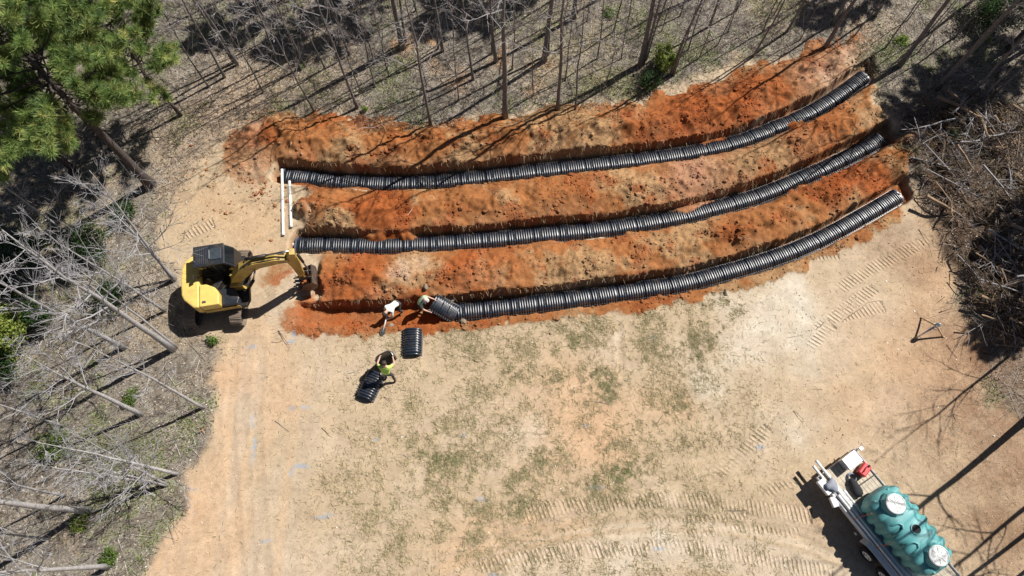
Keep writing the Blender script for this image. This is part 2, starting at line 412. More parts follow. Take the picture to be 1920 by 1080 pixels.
for (u, v, r, a) in ((1450, 590, 70, .42), (1500, 640, 60, .4), (1400, 680, 50, .5), (1330, 720, 45, .5), (1480, 555, 50, .6), (1240, 1015, 28, .9), (1160, 1042, 26, .8), (1350, 560, 40, .5), (1420, 625, 50, .7), (1480, 800, 40, .4), (980, 820, 40, .4), (1160, 620, 14, .6)):
    col = lay(col, blob(u, v, r)*a*(.6+.8*np.clip(n_b+.3, 0, 1)), (.64, .585, .49))
grass = np.zeros_like(X); clr_ = sst(.0, .8, sd_clear)
for (u, v, r, a) in ((870, 650, 60, .55), (980, 690, 60, .55), (1090, 640, 70, .7), (1130, 700, 45, .9), (1135, 735, 26, 1.5), (1230, 640, 60, .6), (1340, 570, 50, .7), (1310, 650, 40, .7), (850, 880, 90, .8), (950, 920, 70, .8), (800, 860, 60, .7), (900, 970, 80, .7), (1180, 880, 50, 1.3), (1200, 888, 34, 1.9), (1160, 850, 50, .8), (1270, 780, 50, .7), (700, 960, 50, .5), (740, 1040, 40, .4), (1350, 620, 40, .6), (1000, 880, 60, .7), (1100, 930, 40, .7), (760, 780, 40, .45), (790, 700, 50, .4), (385, 650, 30, .8), (1370, 800, 30, .5), (1290, 840, 40, .5), (900, 760, 60, .5), (1050, 730, 40, .6), (860, 600, 30, .4), (1200, 600, 50, .5), (640, 900, 60, .25)):
    grass = np.maximum(grass, blob(u, v, r)*a)
clr = sst(.0, .8, sd_clear)
gm = np.maximum(grass, .22*sst(P(560, 700)[0], P(760, 700)[0], X)*sst(P(1500, 700)[0], P(1300, 700)[0], X))*clr*np.clip(.35+1.1*n_b+.9*n_c+.9*n_e, 0, 1.3)
col = lay(col, gm*.75, (.275, .225, .125))
col = lay(col, np.clip(gm*1.2-.62, 0, .7), (.15, .165, .07))
# sweeping wheel traces: compacted bands that follow the turning circle, and straight runs at the left
def circle3(a, b, c):
    A = 2*np.array([b-a, c-a]); return np.linalg.solve(A, np.array([b@b-a@a, c@c-a@a]))
cc_ = circle3(P(820, 1025), P(1250, 930), P(1560, 985)); rr_ = np.hypot(X-cc_[0], Y-cc_[1]); th_ = np.arctan2(X-cc_[0], Y-cc_[1]); r0_ = np.linalg.norm(P(1250, 930)-cc_)
swp = sst(.3, -.3, rr_-r0_+.3*n_a)*sst(-4.5, -3.5, rr_-r0_)*sst(P(700, 1000)[0], P(1000, 1000)[0], X)*sst(P(1700, 1000)[0], P(1560, 1000)[0], X)
stk = fbm(rr_*2.6, th_*1.2, 1.0, 3, 151); stk2 = fbm(X*2.2, Y*.16, 1.0, 3, 161)
lrun = sst(P(640, 800)[0], P(540, 800)[0], X)*clr_*sst(P(400, 600)[1], P(400, 650)[1], Y)
col = lay(col, swp*sst(.0, .35, stk)*.55, (.40, .315, .235)); col = lay(col, swp*sst(.0, .35, -stk)*.5, (.56, .47, .37))
col = lay(col, lrun*sst(.0, .35, stk2)*.5, (.54, .375, .245)); col = lay(col, lrun*sst(.0, .35, -stk2)*.4, (.45, .365, .285))
Hh = Hh+.022*swp*stk+.014*lrun*stk2
# browner soil to the right
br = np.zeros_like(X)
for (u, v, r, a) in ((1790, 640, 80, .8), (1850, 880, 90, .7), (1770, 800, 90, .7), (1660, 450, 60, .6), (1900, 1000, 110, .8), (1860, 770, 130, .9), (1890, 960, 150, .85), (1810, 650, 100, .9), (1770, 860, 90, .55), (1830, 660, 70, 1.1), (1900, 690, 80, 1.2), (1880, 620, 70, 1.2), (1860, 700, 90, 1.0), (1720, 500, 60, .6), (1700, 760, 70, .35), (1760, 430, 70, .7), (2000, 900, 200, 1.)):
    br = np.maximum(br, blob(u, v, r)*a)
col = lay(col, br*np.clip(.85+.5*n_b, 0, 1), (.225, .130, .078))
# woodland floor
fl_ = np.ones(X.shape+(3,))*np.array((.215, .190, .158))
fl_ = lay(fl_, sst(0, .5, n_b)*.6, (.36, .32, .27))
fl_ = lay(fl_, sst(.05, .5, -n_c)*.65, (.095, .075, .055))
fl_ = lay(fl_, sst(.0, .55, n_a+.5*n_c)*.8, (.20, .215, .11))
fl_ = lay(fl_, sst(.2, .6, n_d+.4*n_b)*.5, (.36, .28, .19))
for (u, v, r, a) in ((765, 88, 22, .9), (820, 82, 14, .9), (935, 110, 18, .6), (1020, 120, 22, .6), (1000, 165, 22, .5), (860, 150, 30, .4), (800, 130, 20, .3)):
    fl_ = lay(fl_, blob(u, v, r)*a, (.50, .27, .12))
for (u, v, r, a) in ((1090, 110, 90, .7), (1010, 60, 60, .5), (1150, 150, 60, .5)):
    fl_ = lay(fl_, blob(u, v, r)*a*np.clip(.6+n_b, 0, 1), (.36, .31, .17))
for (u, v, r, a) in ((400, 230, 90, .7), (340, 330, 60, .6), (470, 170, 70, .5)):
    fl_ = lay(fl_, blob(u, v, r)*a, (.40, .29, .20))
col = col*(1-forest[..., None])+fl_*forest[..., None]
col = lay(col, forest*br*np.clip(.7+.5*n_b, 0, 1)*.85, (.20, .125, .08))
col = lay(col, brush*np.clip(.75+.5*n_b, 0, 1), (.085, .050, .031))
# dug earth
dug = np.clip(np.maximum.reduce([mA*sst(0, .03, fA), mB, mC, sst(.2, .6, mD), trench]), 0, 1)
dug = np.maximum(dug, sst(.35, .6, np.maximum.reduce([blob(528, 508, 30), blob(580, 575, 42), blob(600, 520, 30), blob(560, 600, 30)])+.3*n_c)*.9)
dug = np.maximum(dug, np.clip(sst(.30, .6, mE+.35*n_b+.2*n_c)*.8, 0, 1))
oc = np.ones(X.shape+(3,))*np.array((.315, .128, .046))
tanw = sst(-.05, .30, n_a*1.0+n_b*.45+.05)
# the turned-over topsoil lies toward the lower edge of each bank
edge = np.maximum.reduce([mA*sst(.45, .0, fA), mB*sst(.5, .0, pB), mC*sst(.5, .0, pC)])
leftish = sst(P(1250, 400)[0], P(800, 400)[0], X)
oc = lay(oc, tanw*.85, (.36, .225, .115))
oc = lay(oc, edge*(.45+.35*leftish)*np.clip(.5+n_b, 0, 1), (.38, .26, .15))
oc = lay(oc, sst(.05, .5, n_b-.4*n_a+.3*n_c)*.7, (.265, .074, .022))
for (u, v, r, a) in ((1330, 225, 90, .8), (1230, 250, 60, .6), (1420, 200, 60, .7), (740, 390, 50, .9), (680, 380, 30, .5), (1610, 330, 50, .9), (1560, 350, 60, .6), (1500, 265, 70, .6), (1330, 340, 60, .4), (680, 500, 60, .7), (900, 510, 80, .5), (620, 590, 90, .8), (770, 590, 60, .9), (640, 222, 40, .6), (490, 245, 40, .8), (560, 510, 30, .9), (880, 480, 40, .6), (1470, 130, 60, .6)):
    oc = lay(oc, sst(.15, .6, blob(u, v, r, warp=1.4))*a*.85, (.30, .078, .021))
for (u, v, r, a) in ((1540, 150, 40, .6), (1580, 120, 30, .6), (760, 500, 14, .7), (470, 330, 40, .5), (1300, 330, 60, .4), (790, 490, 16, .5)):
    oc = lay(oc, blob(u, v, r)*a, (.50, .36, .26))
oc = lay(oc, sst(.2, .55, -n_c-.3*n_b)*.32, (.17, .068, .027))
col = col*(1-dug[..., None])+oc*dug[..., None]
# left of the trenches: bare trampled soil
for (u, v, r, a) in ((400, 380, 60, .6), (480, 400, 50, .5), (470, 440, 40, .5), (510, 480, 40, .4)):
    col = lay(col, blob(u, v, r)*a*(1-dug), (.50, .33, .19))
col = np.clip(col*(1+.10*n_c[..., None]), .01, .9)
grain = np.clip(.30+.6*forest+.22*dug+.5*brush+.45*gm+.35*br+.35*dug*n_a, .1, 1)
# blue survey paint
paint = np.zeros_like(X)
for (u, v, a_, b_) in ((552, 626, 5, 10), (545, 640, 11, 6), (473, 650, 10, 5), (475, 846, 4, 30), (475, 790, 3, 14), (570, 765, 14, 4), (546, 766, 6, 5), (566, 876, 20, 5), (548, 886, 5, 12), (607, 968, 22, 5), (904, 938, 14, 5), (1117, 911, 18, 5), (925, 1075, 14, 5), (870, 816, 7, 5), (706, 822, 9, 5), (1225, 632, 11, 5), (1232, 1030, 12, 4), (1425, 837, 12, 6), (500, 1014, 14, 4), (1100, 797, 7, 4)):
    c = P(u, v); k = 1/45.
    g = 1-np.sqrt(((X-c[0]+.12*n_c)/(a_*k))**2+((Y-c[1]+.12*n_b)/(b_*k))**2)
    paint = np.maximum(paint, sst(-.15, .5, g))
# crawler prints
tr_s = np.zeros_like(X); tr_m = np.zeros_like(X)
STRIPS = [([(985, 962), (1100, 945), (1240, 938), (1350, 940), (1430, 955), (1520, 968)], .55), ([(900, 1062), (1060, 1035), (1180, 1027), (1300, 1026), (1440, 1050), (1560, 1075)], .5),
          ([(1345, 888), (1400, 840), (1440, 805)], .5), ([(1545, 600), (1600, 588), (1655, 575)], .5), ([(1530, 620), (1590, 575), (1640, 540)], .5), ([(1575, 540), (1640, 500), (1720, 460), (1750, 450)], .5), ([(1520, 480), (1570, 478)], .4),
          ([(1430, 925), (1480, 905), (1500, 895)], .35), ([(1230, 975), (1260, 973), (1400, 968)], .2), ([(1290, 1000), (1400, 992), (1500, 998)], .28), ([(370, 430), (350, 400), (345, 360)], .5), ([(340, 480), (350, 440), (400, 420)], .5), ([(500, 520), (520, 600), (520, 640)], .5), ([(545, 530), (550, 620)], .5), ([(1520, 650), (1560, 610)], .45), ([(395, 310), (420, 350), (430, 400)], .45)]
for pts, wd in STRIPS:
    w = [P(*p) for p in pts]; acc = 0
    for a, b in zip(w[:-1], w[1:]):
        L = np.linalg.norm(b-a); e = (b-a)/L
        s = (X-a[0])*e[0]+(Y-a[1])*e[1]; t = -(X-a[0])*e[1]+(Y-a[1])*e[0]
        on = (s > -.05) & (s < L+.05) & (np.abs(t) < wd/2+.1)
        mk = sst(wd/2+.06, wd/2-.04, np.abs(t))*np.clip(.34+.6*n_b+.5*n_c, .08, .5)
        tr_s = np.where(on, s+acc+.25*t, tr_s); tr_m = np.where(on, mk, tr_m); acc += L
tr_m = tr_m*(1-dug)*(1-forest)
Hh = Hh-.012*tr_m
# wheel ruts
for pts, wd, dp in (([(640, 1010), (860, 1020), (1100, 985), (1300, 975), (1540, 1005), (1700, 1090)], .3, .016), ([(1130, 1000), (1320, 985), (1500, 1010), (1580, 1050)], .3, .016), ([(440, 640), (430, 800), (440, 960), (450, 1080)], .35, .014), ([(490, 640), (480, 800), (490, 960), (500, 1080)], .35, .012), ([(1150, 920), (1300, 905), (1460, 890), (1540, 850)], .3, .016), ([(1160, 610), (1165, 700)], .25, .02)):
    w = np.array([P(*p) for p in pts]); q = np.linspace(0, len(w)-1, 30)
    w = np.stack([np.interp(q, np.arange(len(w)), w[:, k]) for k in (0, 1)], 1)
    dmin = np.full(X.shape, 9.)
    for a, b in zip(w[:-1], w[1:]):
        e = b-a; t = np.clip(((X-a[0])*e[0]+(Y-a[1])*e[1])/(e@e), 0, 1)
        dmin = np.minimum(dmin, np.hypot(X-a[0]-t*e[0], Y-a[1]-t*e[1]))
    Hh = Hh-dp*sst(wd/2+.12, wd/2-.1, dmin)*(1-dug)+.6*dp*np.exp(-((dmin-wd/2-.12)/.08)**2)*(1-dug)

# ---- cut the sheet into the ground and the three heaped banks
ny, nx = X.shape
idx = np.arange(nx*ny).reshape(ny, nx)
quads = np.stack([idx[:-1, :-1], idx[:-1, 1:], idx[1:, 1:], idx[1:, :-1]], -1).reshape(-1, 4)
cls = np.zeros(X.shape, int)
cls[(mA > .25) & (d1 > 0) & (trench < .5)] = 1
cls[(mB > .25) & (d1 < 0) & (d2 > 0) & (trench < .5)] = 2
cls[(mC > .25) & (d2 < 0) & (d3 > 0) & (trench < .5)] = 3
fcls = cls.ravel()[quads].min(1)*(cls.ravel()[quads].min(1) == cls.ravel()[quads].max(1))
V = np.stack([X.ravel(), Y.ravel(), Hh.ravel()], 1)
def sheet(name, sel):
    q = quads[sel]; used = np.unique(q); remap = np.full(len(V), -1); remap[used] = np.arange(len(used))
    me = np_mesh(name, V[used], remap[q], M_soil, col.reshape(-1, 3)[used], True)
    for an, r, g in (('rough_amt', grain, paint), ('tread', tr_s, tr_m)):
        c4 = np.zeros((len(used), 4), np.float32); c4[:, 0] = r.ravel()[used]; c4[:, 1] = g.ravel()[used]; c4[:, 3] = 1
        me.attributes.new(an, 'FLOAT_COLOR', 'POINT').data.foreach_set('color', c4.ravel())
    return link(name, me)
ground = tag(sheet('ground', fcls == 0), kind='structure')
BANKS = []
for k, lb in ((1, 'orange soil bank heaped between the bare woods and the upper trench'), (2, 'orange soil bank heaped between the upper and middle trenches'), (3, 'orange soil bank heaped between the middle and lower trenches')):
    BANKS.append(tag(sheet('soil_bank', fcls == k), lb, 'soil bank', 'banks of dug soil along the trenches'))

# ------------------------------------------------------------------ loose small stuff helpers
def leaf_quads(pos, size, aspect, tilt, cols, mat_, name):
    n = len(pos); yaw = rng.uniform(0, 2*math.pi, n); ti = rng.normal(0, tilt, n)
    ax = np.stack([np.cos(yaw), np.sin(yaw), np.zeros(n)], 1)
    ay = np.stack([-np.sin(yaw)*np.cos(ti), np.cos(yaw)*np.cos(ti), np.sin(ti)], 1)
    sx = (size*aspect/2)[:, None]; sy = (size/2)[:, None]
    v = np.stack([pos-ay*sy, pos+ax*sx, pos+ay*sy, pos-ax*sx], 1).reshape(-1, 3)
    f = np.arange(4*n).reshape(n, 4)
    return np_mesh(name, v, f, mat_, np.repeat(cols, 4, 0))
def stick_prisms(p0, p1, r0, r1, cols, mat_, name):
    n = len(p0); t = p1-p0; t /= np.linalg.norm(t, axis=1)[:, None]+1e-9
    ref = np.where(np.abs(t[:, 2:3]) < .9, np.array([[0, 0, 1.]]), np.array([[1., 0, 0]]))
    a = np.cross(ref, t); a /= np.linalg.norm(a, axis=1)[:, None]; b = np.cross(t, a)
    vs = []
    for p, r in ((p0, r0), (p1, r1)):
        for k in range(3):
            an = 2*math.pi*k/3; vs.append(p+(a*math.cos(an)+b*math.sin(an))*np.asarray(r)[:, None])
    v = np.stack(vs, 1).reshape(-1, 3)
    o = (np.arange(n)*6)[:, None]
    f = np.concatenate([o+np.array([[0, 1, 4, 3]]), o+np.array([[1, 2, 5, 4]]), o+np.array([[2, 0, 3, 5]])], 0)
    return np_mesh(name, v, f, mat_, np.repeat(cols, 6, 0))
ICO_V = None
def _ico():
    t = (1+5**.5)/2
    v = np.array([(-1, t, 0), (1, t, 0), (-1, -t, 0), (1, -t, 0), (0, -1, t), (0, 1, t), (0, -1, -t), (0, 1, -t), (t, 0, -1), (t, 0, 1), (-t, 0, -1), (-t, 0, 1)], float)
    f = np.array([(0, 11, 5), (0, 5, 1), (0, 1, 7), (0, 7, 10), (0, 10, 11), (1, 5, 9), (5, 11, 4), (11, 10, 2), (10, 7, 6), (7, 1, 8), (3, 9, 4), (3, 4, 2), (3, 2, 6), (3, 6, 8), (3, 8, 9), (4, 9, 5), (2, 4, 11), (6, 2, 10), (8, 6, 7), (9, 8, 1)])
    return v/np.linalg.norm(v[0]), f
ICO_V, ICO_F = _ico()
def clods(pos, size, cols, mat_, name):
    n = len(pos)
    v = ICO_V[None]*rng.uniform(.6, 1.15, (n, 12, 1))*size[:, None, None]*rng.uniform(.7, 1.2, (n, 1, 3))
    v[..., 2] *= .75
    v = v+pos[:, None]
    f = (ICO_F[None]+(np.arange(n)*12)[:, None, None]).reshape(-1, 3)
    return np_mesh(name, v.reshape(-1, 3), f, mat_, np.repeat(cols, 12, 0))
def scatter(n, wfun, lo=(-27.5, -1.4), hi=(27.5, 27.8)):
    out = []; tot = 0
    while tot < n:
        x = rng.uniform(lo[0], hi[0], n*2); y = rng.uniform(lo[1], hi[1], n*2)
        k = rng.uniform(0, 1, n*2) < wfun(x, y)
        out.append(np.stack([x[k], y[k]], 1)); tot += k.sum()
        if len(out) > 60: break
    p = np.concatenate(out)[:n]
    return p
def with_z(p, dz=0.0): return np.column_stack([p, Hat(p[:, 0], p[:, 1])+dz])
def palette(n, cs, w=None, jit=.18):
    cs = np.array(cs); k = rng.choice(len(cs), n, p=w); return np.clip(cs[k]*rng.uniform(1-jit, 1+jit, (n, 1)), .005, .95)

# crumbled soil around the left ends of the trenches
p = scatter(700, lambda x, y: np.clip(np.exp(-((x-P(480, 330)[0])/1.9)**2-((y-P(480, 330)[1])/2.6)**2), 0, 1)*np.clip(.3+Gat(n_b, x, y), .05, 1)*(1-Gat(trench, x, y)), (-17, 9), (-8, 21))
tag(link('soil_crumbs', clods(with_z(p), np.clip(rng.lognormal(-3.4, .55, len(p)), .015, .13), palette(len(p), [(.36, .20, .10), (.30, .12, .05), (.40, .27, .16)]), M_litter, 'soil_crumbs')), 'loose soil crumbs strewn left of the trench ends', 'soil', kind='stuff')
# clods on each bank
for k, bk in enumerate(BANKS):
    A = (mA, mB, mC)[k]*(cls == k+1)
    p = scatter(1900, lambda x, y: Gat(A, x, y)*np.clip(.25+1.3*Gat(n_b, x, y), .04, 1), (-13, 9), (19, 27))
    pz = with_z(p, 0); sz = np.clip(rng.lognormal(-3.2, .5, len(p)), .02, .17)
    cc = Gat(col, p[:, 0], p[:, 1])*rng.uniform(.7, 1.15, (len(p), 1))
    o = link('soil_clods', clods(pz, sz, cc, M_litter, 'soil_clods'), bk); tag(o, kind='stuff')

# ------------------------------------------------------------------ drainage chambers
CH_L, CH_W, CH_H = 1.22, .86, .31
ORD = ['first', 'second', 'third', 'fourth', 'fifth', 'sixth', 'seventh', 'eighth', 'ninth', 'tenth', 'eleventh', 'twelfth', 'thirteenth', 'fourteenth', 'fifteenth', 'sixteenth', 'seventeenth', 'eighteenth', 'nineteenth', 'twentieth', 'twenty-first', 'twenty-second', 'twenty-third', 'twenty-fourth', 'twenty-fifth', 'twenty-sixth', 'twenty-seventh', 'twenty-eighth', 'twenty-ninth', 'thirtieth', 'thirty-first', 'thirty-second']
def arch(scale, n=16, w=CH_W*.46, h=CH_H, z0=.02):
    out = []
    for k in range(n+1):
        a = math.pi*k/n; c, s = math.cos(a), math.sin(a)
        x = math.copysign(abs(c)**.62, c)*w*scale; z = z0+(abs(s)**.70)*(h-z0)*(scale if scale < 1 else scale)
        out.append((x, z))
    return out
def chamber_meshes():
    shell = MB(); rings = []; nr = 11; pitch = CH_L/nr
    for i in range(nr):
        x0 = -CH_L/2+i*pitch
        mid = i in (3, 7)
        hi = 1.0 if not mid else .955; lo = .87
        if i == 0: hi = .865; lo = .80                     # the collar that the next chamber overlaps
        for fx, sc in ((.0, lo), (.10, lo), (.16, lo+(hi-lo)*.62), (.30, lo+(hi-lo)*.90), (.50, hi), (.70, lo+(hi-lo)*.90), (.84, lo+(hi-lo)*.62), (.90, lo)):
            rings.append((x0+fx*pitch, sc))
    n = 16; vs = []; fs = []
    for x, sc in rings:
        for (yy, zz) in arch(sc, n): vs.append((x, yy, zz))
    for i in range(len(rings)-1):
        for k in range(n):
            a = i*(n+1)+k; fs.append((a, a+1, a+n+2, a+n+1))
    # inner lining so that the shell has thickness
    o = len(vs)
    for x in (-CH_L/2, CH_L/2):
        for (yy, zz) in arch(.86, n): vs.append((x, yy, zz))
    for k in range(n): fs.append((o+k+1, o+k, o+n+1+k, o+n+2+k))
    e = (len(rings)-1)*(n+1)
    for k in range(n):
        fs.append((k+1, k, o+k, o+k+1)); fs.append((e+k, e+k+1, o+n+2+k, o+n+1+k))
    shell.add(vs, fs)
    me = shell.mesh('chamber_shell', M_plastic, True)
    # smooth around the arch, creased along the ribs
    nv = len(rings)*(n+1); ev = np.zeros(len(me.edges)*2, np.int32); me.edges.foreach_get('vertices', ev); ev = ev.reshape(-1, 2)
    ring_ = ev//(n+1); me.attributes.new('sharp_edge', 'BOOLEAN', 'EDGE').data.foreach_set('value', (ring_[:, 0] == ring_[:, 1]) & np.isin(ring_[:, 0] % 8, (1, 7)))
    me.polygons.foreach_set('use_smooth', [True]*len(me.polygons))
    fl = MB().box((0, 0, .02), (CH_L-.01, .055, .04)); fm = fl.mesh('chamber_flange', M_flange)
    sl_ = MB().box((0, 0, 0), (.05, .30, .02)); sm = sl_.mesh('chamber_slot', M_hole)
    lv = MB()
    for i in range(11):
        x0 = -CH_L/2+(i+.61)*pitch
        for zc in (.075, .12, .165): lv.box((x0, 0, zc), (pitch*.52, .012, .026))
    lm = lv.mesh('chamber_louvres', M_flange)
    return me, fm, sm, lm
CHM = chamber_meshes()
def make_chamber(loc, rot, label, group=None, name='drainage_chamber'):
    t = empty(name, loc, rot, label, 'chamber', group)
    link('shell', CHM[0], t)
    for s in (-1, 1):
        link('foot_flange', CHM[1], t, (0, s*(CH_W/2-.025), 0))
        tag(link('louvre_strip', CHM[3], t, (0, s*(CH_W*.46+.0035), 0)), kind='stuff')
    for x in (-.17, .17): link('handle_slot', CHM[2], t, (x, 0, CH_H-.008))
    return t
def make_endcap(loc, rot, label):
    t = empty('end_cap', loc, rot, label, 'end cap', 'end caps closing the chamber rows')
    pl = MB(); prof = arch(1.02, 16)
    pl.prism([(y, z) for y, z in prof], -.04, .04, 0, 'yz')
    pl.build('plate', M_cap, t)
    r = MB()
    for k in range(-3, 4): r.box((-.055, k*.105, .13), (.03, .03, .22-.012*k*k))
    r.build('stiffening_ribs', M_cap, t)
    MB().lathe([(.075, 0), (.075, .1), (.06, .1), (.06, .02)], 16, 0, Matrix.Translation((-.07, 0, .14)) @ Matrix.Rotation(-math.pi/2, 4, 'Y')).build('inlet_collar', M_pvc, t)
    return t
ROWN = ('upper', 'middle', 'lower')
ROW_PX = (((531, 327), (1622, 141)), ((556, 456), (1652, 259)), ((852, 583), (1683, 367)))
for i in range(3):
    rx, ry = ROWS[i]
    xa = P(*ROW_PX[i][0], -.15)[0]; xb = P(*ROW_PX[i][1], -.15)[0]
    xs = np.linspace(xa, xb, 1500); ys = np.interp(xs, rx, ry)
    s = np.concatenate([[0], np.cumsum(np.hypot(np.diff(xs), np.diff(ys)))])
    n = max(1, round(s[-1]/1.205)); stp = s[-1]/n
    fz = FLOOR+.012
    for k in range(n):
        m = [np.interp((k+f)*stp, s, q) for f in (0, 1) for q in (xs, ys)]
        cx, cy = (m[0]+m[2])/2, (m[1]+m[3])/2; yaw = math.atan2(m[3]-m[1], m[2]-m[0])
        z = fz
        if i == 2: z += .10*float(sst(P(1150, 550)[0], P(1500, 460)[0], np.array(cx)))
        c = make_chamber((cx, cy, z), (0, rng.normal(0, .010), yaw+rng.normal(0, .016)),
                         f'black ribbed drainage chamber, {ORD[k]} from the left in the {ROWN[i]} trench row', f'chambers laid in the {ROWN[i]} trench')
        if k == 0: c0 = (cx, cy, z, yaw)
    x, y, z, yaw = c0
    if i < 2: make_endcap((x-math.cos(yaw)*(stp/2+.05), y-math.sin(yaw)*(stp/2+.05), z), (0, 0, yaw), f'dark end cap closing the left end of the {ROWN[i]} chamber row')
    make_endcap((cx+math.cos(yaw)*0+math.cos(math.atan2(m[3]-m[1], m[2]-m[0]))*(stp/2+.05), cy+math.sin(math.atan2(m[3]-m[1], m[2]-m[0]))*(stp/2+.05), z if i < 2 else FLOOR+.112), (0, 0, math.atan2(m[3]-m[1], m[2]-m[0])+math.pi), f'pale end cap closing the right end of the {ROWN[i]} chamber row')
# loose chambers
c = P(773, 641, .15); make_chamber((c[0], c[1], float(Hat(*c))+.0), (0, 0, math.radians(91)), 'black ribbed chamber lying loose on the sand just below the trench')
c = P(694, 722, .15); LC = make_chamber((c[0], c[1], float(Hat(*c))), (0, 0, math.radians(68)), 'black ribbed chamber on the sand, half in the shadow of the hi-vis worker')
c = P(831, 575, .3); HC = make_chamber((c[0], c[1]+.03, .02), (0, math.radians(24), math.radians(-24)), 'black chamber tilted up at its left end, being fitted onto the lower row')
c = P(729, 678, .55); SC = make_chamber((c[0]-.08, c[1], .60), (0, math.radians(-82), math.radians(-62)), 'black chamber stood on end in the hands of the hi-vis worker')

# white header pipes at the left ends
def pipe(a, b, r, label, za, zb, group=None, name='plastic_pipe', m=M_pvc, parent=None, cat='pipe'):
    mb = MB(); p, q = Vector((*a, za)), Vector((*b, zb)); mid = (p+q)/2; d = (q-p)
    L = d.length; loc = mid
    mb.lathe([(r*.86, -L/2+.05), (r*.86, -L/2), (r, -L/2), (r, L/2-.16), (r*1.12, L/2-.14), (r*1.12, L/2), (r*.9, L/2), (r*.9, L/2-.05)], 14)
    o = mb.build(name, m, None, loc, d.to_track_quat('Z', 'Y').to_euler(), True)
    return tag(o, label, cat, group)
def gz(p): return float(Hat(p[0], p[1]))
for (a, b, lb) in (((529, 318), (532, 443), 'longer white plastic pipe on bare soil by the left ends of the chambers'), ((543, 340), (547, 428), 'shorter white plastic pipe lying right beside the longer one')):
    pa, pb = P(*a), P(*b); pipe(pa, pb, .065, lb, max(gz(pa), -.05)+.07, max(gz(pb), -.05)+.07, 'white pipes by the trench ends')

# ------------------------------------------------------------------ excavator
EC = np.array((-12.95, 10.98))
ex_root = empty('excavator', (EC[0], EC[1], gz(EC)), (0, 0, math.radians(2)), 'yellow tracked excavator with black cab digging at the left end of the trenches', 'excavator')
def track(xc):
    TL, TW, R, zc = 3.45, .50, .36, .38
    fr = MB().box((xc, 0, zc), (.22, TL-.7, .34)).build('track_frame', M_dark, ex_root, bevel=.03)
    base_ = MB()
    pts = []; half = TL/2-R
    per = 4*half+2*math.pi*R; ns = 44
    base_.box((xc, 0, zc+.2), (.12, TL-1.0, .1))
    for y in np.linspace(-half*.7, half*.7, 3):
        MB().lathe([(.13, -.12), (.13, .12)], 12, 0, Matrix.Translation((xc, y, .17)) @ Matrix.Rotation(math.pi/2, 4, 'Y')).build('track_roller', M_dark, ex_root)
    tr = base_.build('track', M_dark, ex_root)
    for y in (-half, half): MB().lathe([(R*.82, -.1), (R*.82, .1)], 18, 0, Matrix.Translation((xc, y, zc)) @ Matrix.Rotation(math.pi/2, 4, 'Y')).build('sprocket', M_dark, tr)
    sh = MB().box((0, 0, 0), (TW, per/ns*.93, .03)).box((0, -.03, .028), (TW, .022, .035)).box((0, .035, .026), (TW, .018, .028)).mesh('track_shoe', M_tread)
    for k in range(ns):
        s = per*k/ns
        if s < 2*half: y, z, a = -half+s, zc+R, 0
        elif s < 2*half+math.pi*R: a = (s-2*half)/R; y, z = half+math.sin(a)*R, zc+math.cos(a)*R; a = -a
        elif s < 4*half+math.pi*R: y, z, a = half-(s-2*half-math.pi*R), zc-R, math.pi
        else: a = (s-4*half-math.pi*R)/R; y, z = -half-math.sin(a)*R, zc-math.cos(a)*R; a = math.pi-a
        link('track_shoe', sh, tr, (xc, y, z), (a, 0, 0))
for xc in (-.99, .99): track(xc)
MB().box((0, 0, .55), (1.6, 1.3, .3)).box((0, .55, .45), (1.7, .25, .22)).box((0, -.55, .45), (1.7, .25, .22)).lathe([(.62, .7), (.62, .92)], 24).build('undercarriage', M_dark, ex_root, bevel=.03)
HO = EC+np.array((.40, -.06)); ZS = .88     # the slewing house sits a little forward on its ring
ELB = P(540, 478, 2.86); HY = math.atan2(ELB[1]-HO[1], ELB[0]-HO[0])-math.radians(2)
HR = (0, 0, HY)
def hb(mb, name, m, smooth=False, bevel=0):
    o = mb.build(name, m, ex_root, (HO[0]-EC[0], HO[1]-EC[1], 0), HR, smooth, bevel); o.scale = (1, 1, ZS); return o
hb(MB().prism([(-.9, 1.18), (-1.3, .85), (-1.40, .3), (-1.40, -.3), (-1.25, -.75), (-.9, -1.18), (1.0, -1.18), (1.15, -.9), (1.15, .9), (1.0, 1.2)], .93, 1.18), 'platform', M_dark, bevel=.02)
# counterweight and hood
cw = [(-.72, 1.22), (-1.05, 1.2), (-1.36, .95), (-1.46, .62), (-1.49, .1), (-1.46, -.55), (-1.36, -.78), (-.96, -1.2), (-.72, -1.22)]
hb(MB().prism(cw, 1.16, 1.93), 'counterweight', M_yel, bevel=.07)
hb(MB().prism([(-.71, -1.21), (.10, -1.21), (.10, -.72), (-.06, -.42), (-.42, -.22), (-.71, -.20)], 1.16, 1.96), 'engine_hood', M_yel, bevel=.05)
hb(MB().prism([(-.71, -.19), (-.44, -.20), (-.1, -.38), (.2, .1), (.2, 1.2), (-.71, 1.2)], 1.16, 1.55), 'centre_cover', M_dark, bevel=.03)  # dark finish stands in for the black shadow below the cab
hb(MB().prism([(-.03, -.44), (.125, -.72), (.125, -1.20), (.78, -1.20), (.85, -.95), (.62, -.42)], 1.16, 1.66), 'side_tank', M_cabroof, bevel=.05)
hb(MB().box((.05, -1.225, 1.28), (1.5, .03, .3)), 'side_skirt', M_yeld, bevel=.01)
hb(MB().box((-.50, -1.02, 1.985), (.16, .09, .05)), 'hood_latch', M_steel, bevel=.015)
hb(MB().tube([(-.3, .02, 1.5), (-.3, .02, 1.95), (-.36, .02, 2.0)], .055, 10), 'exhaust_pipe', M_dark, True)
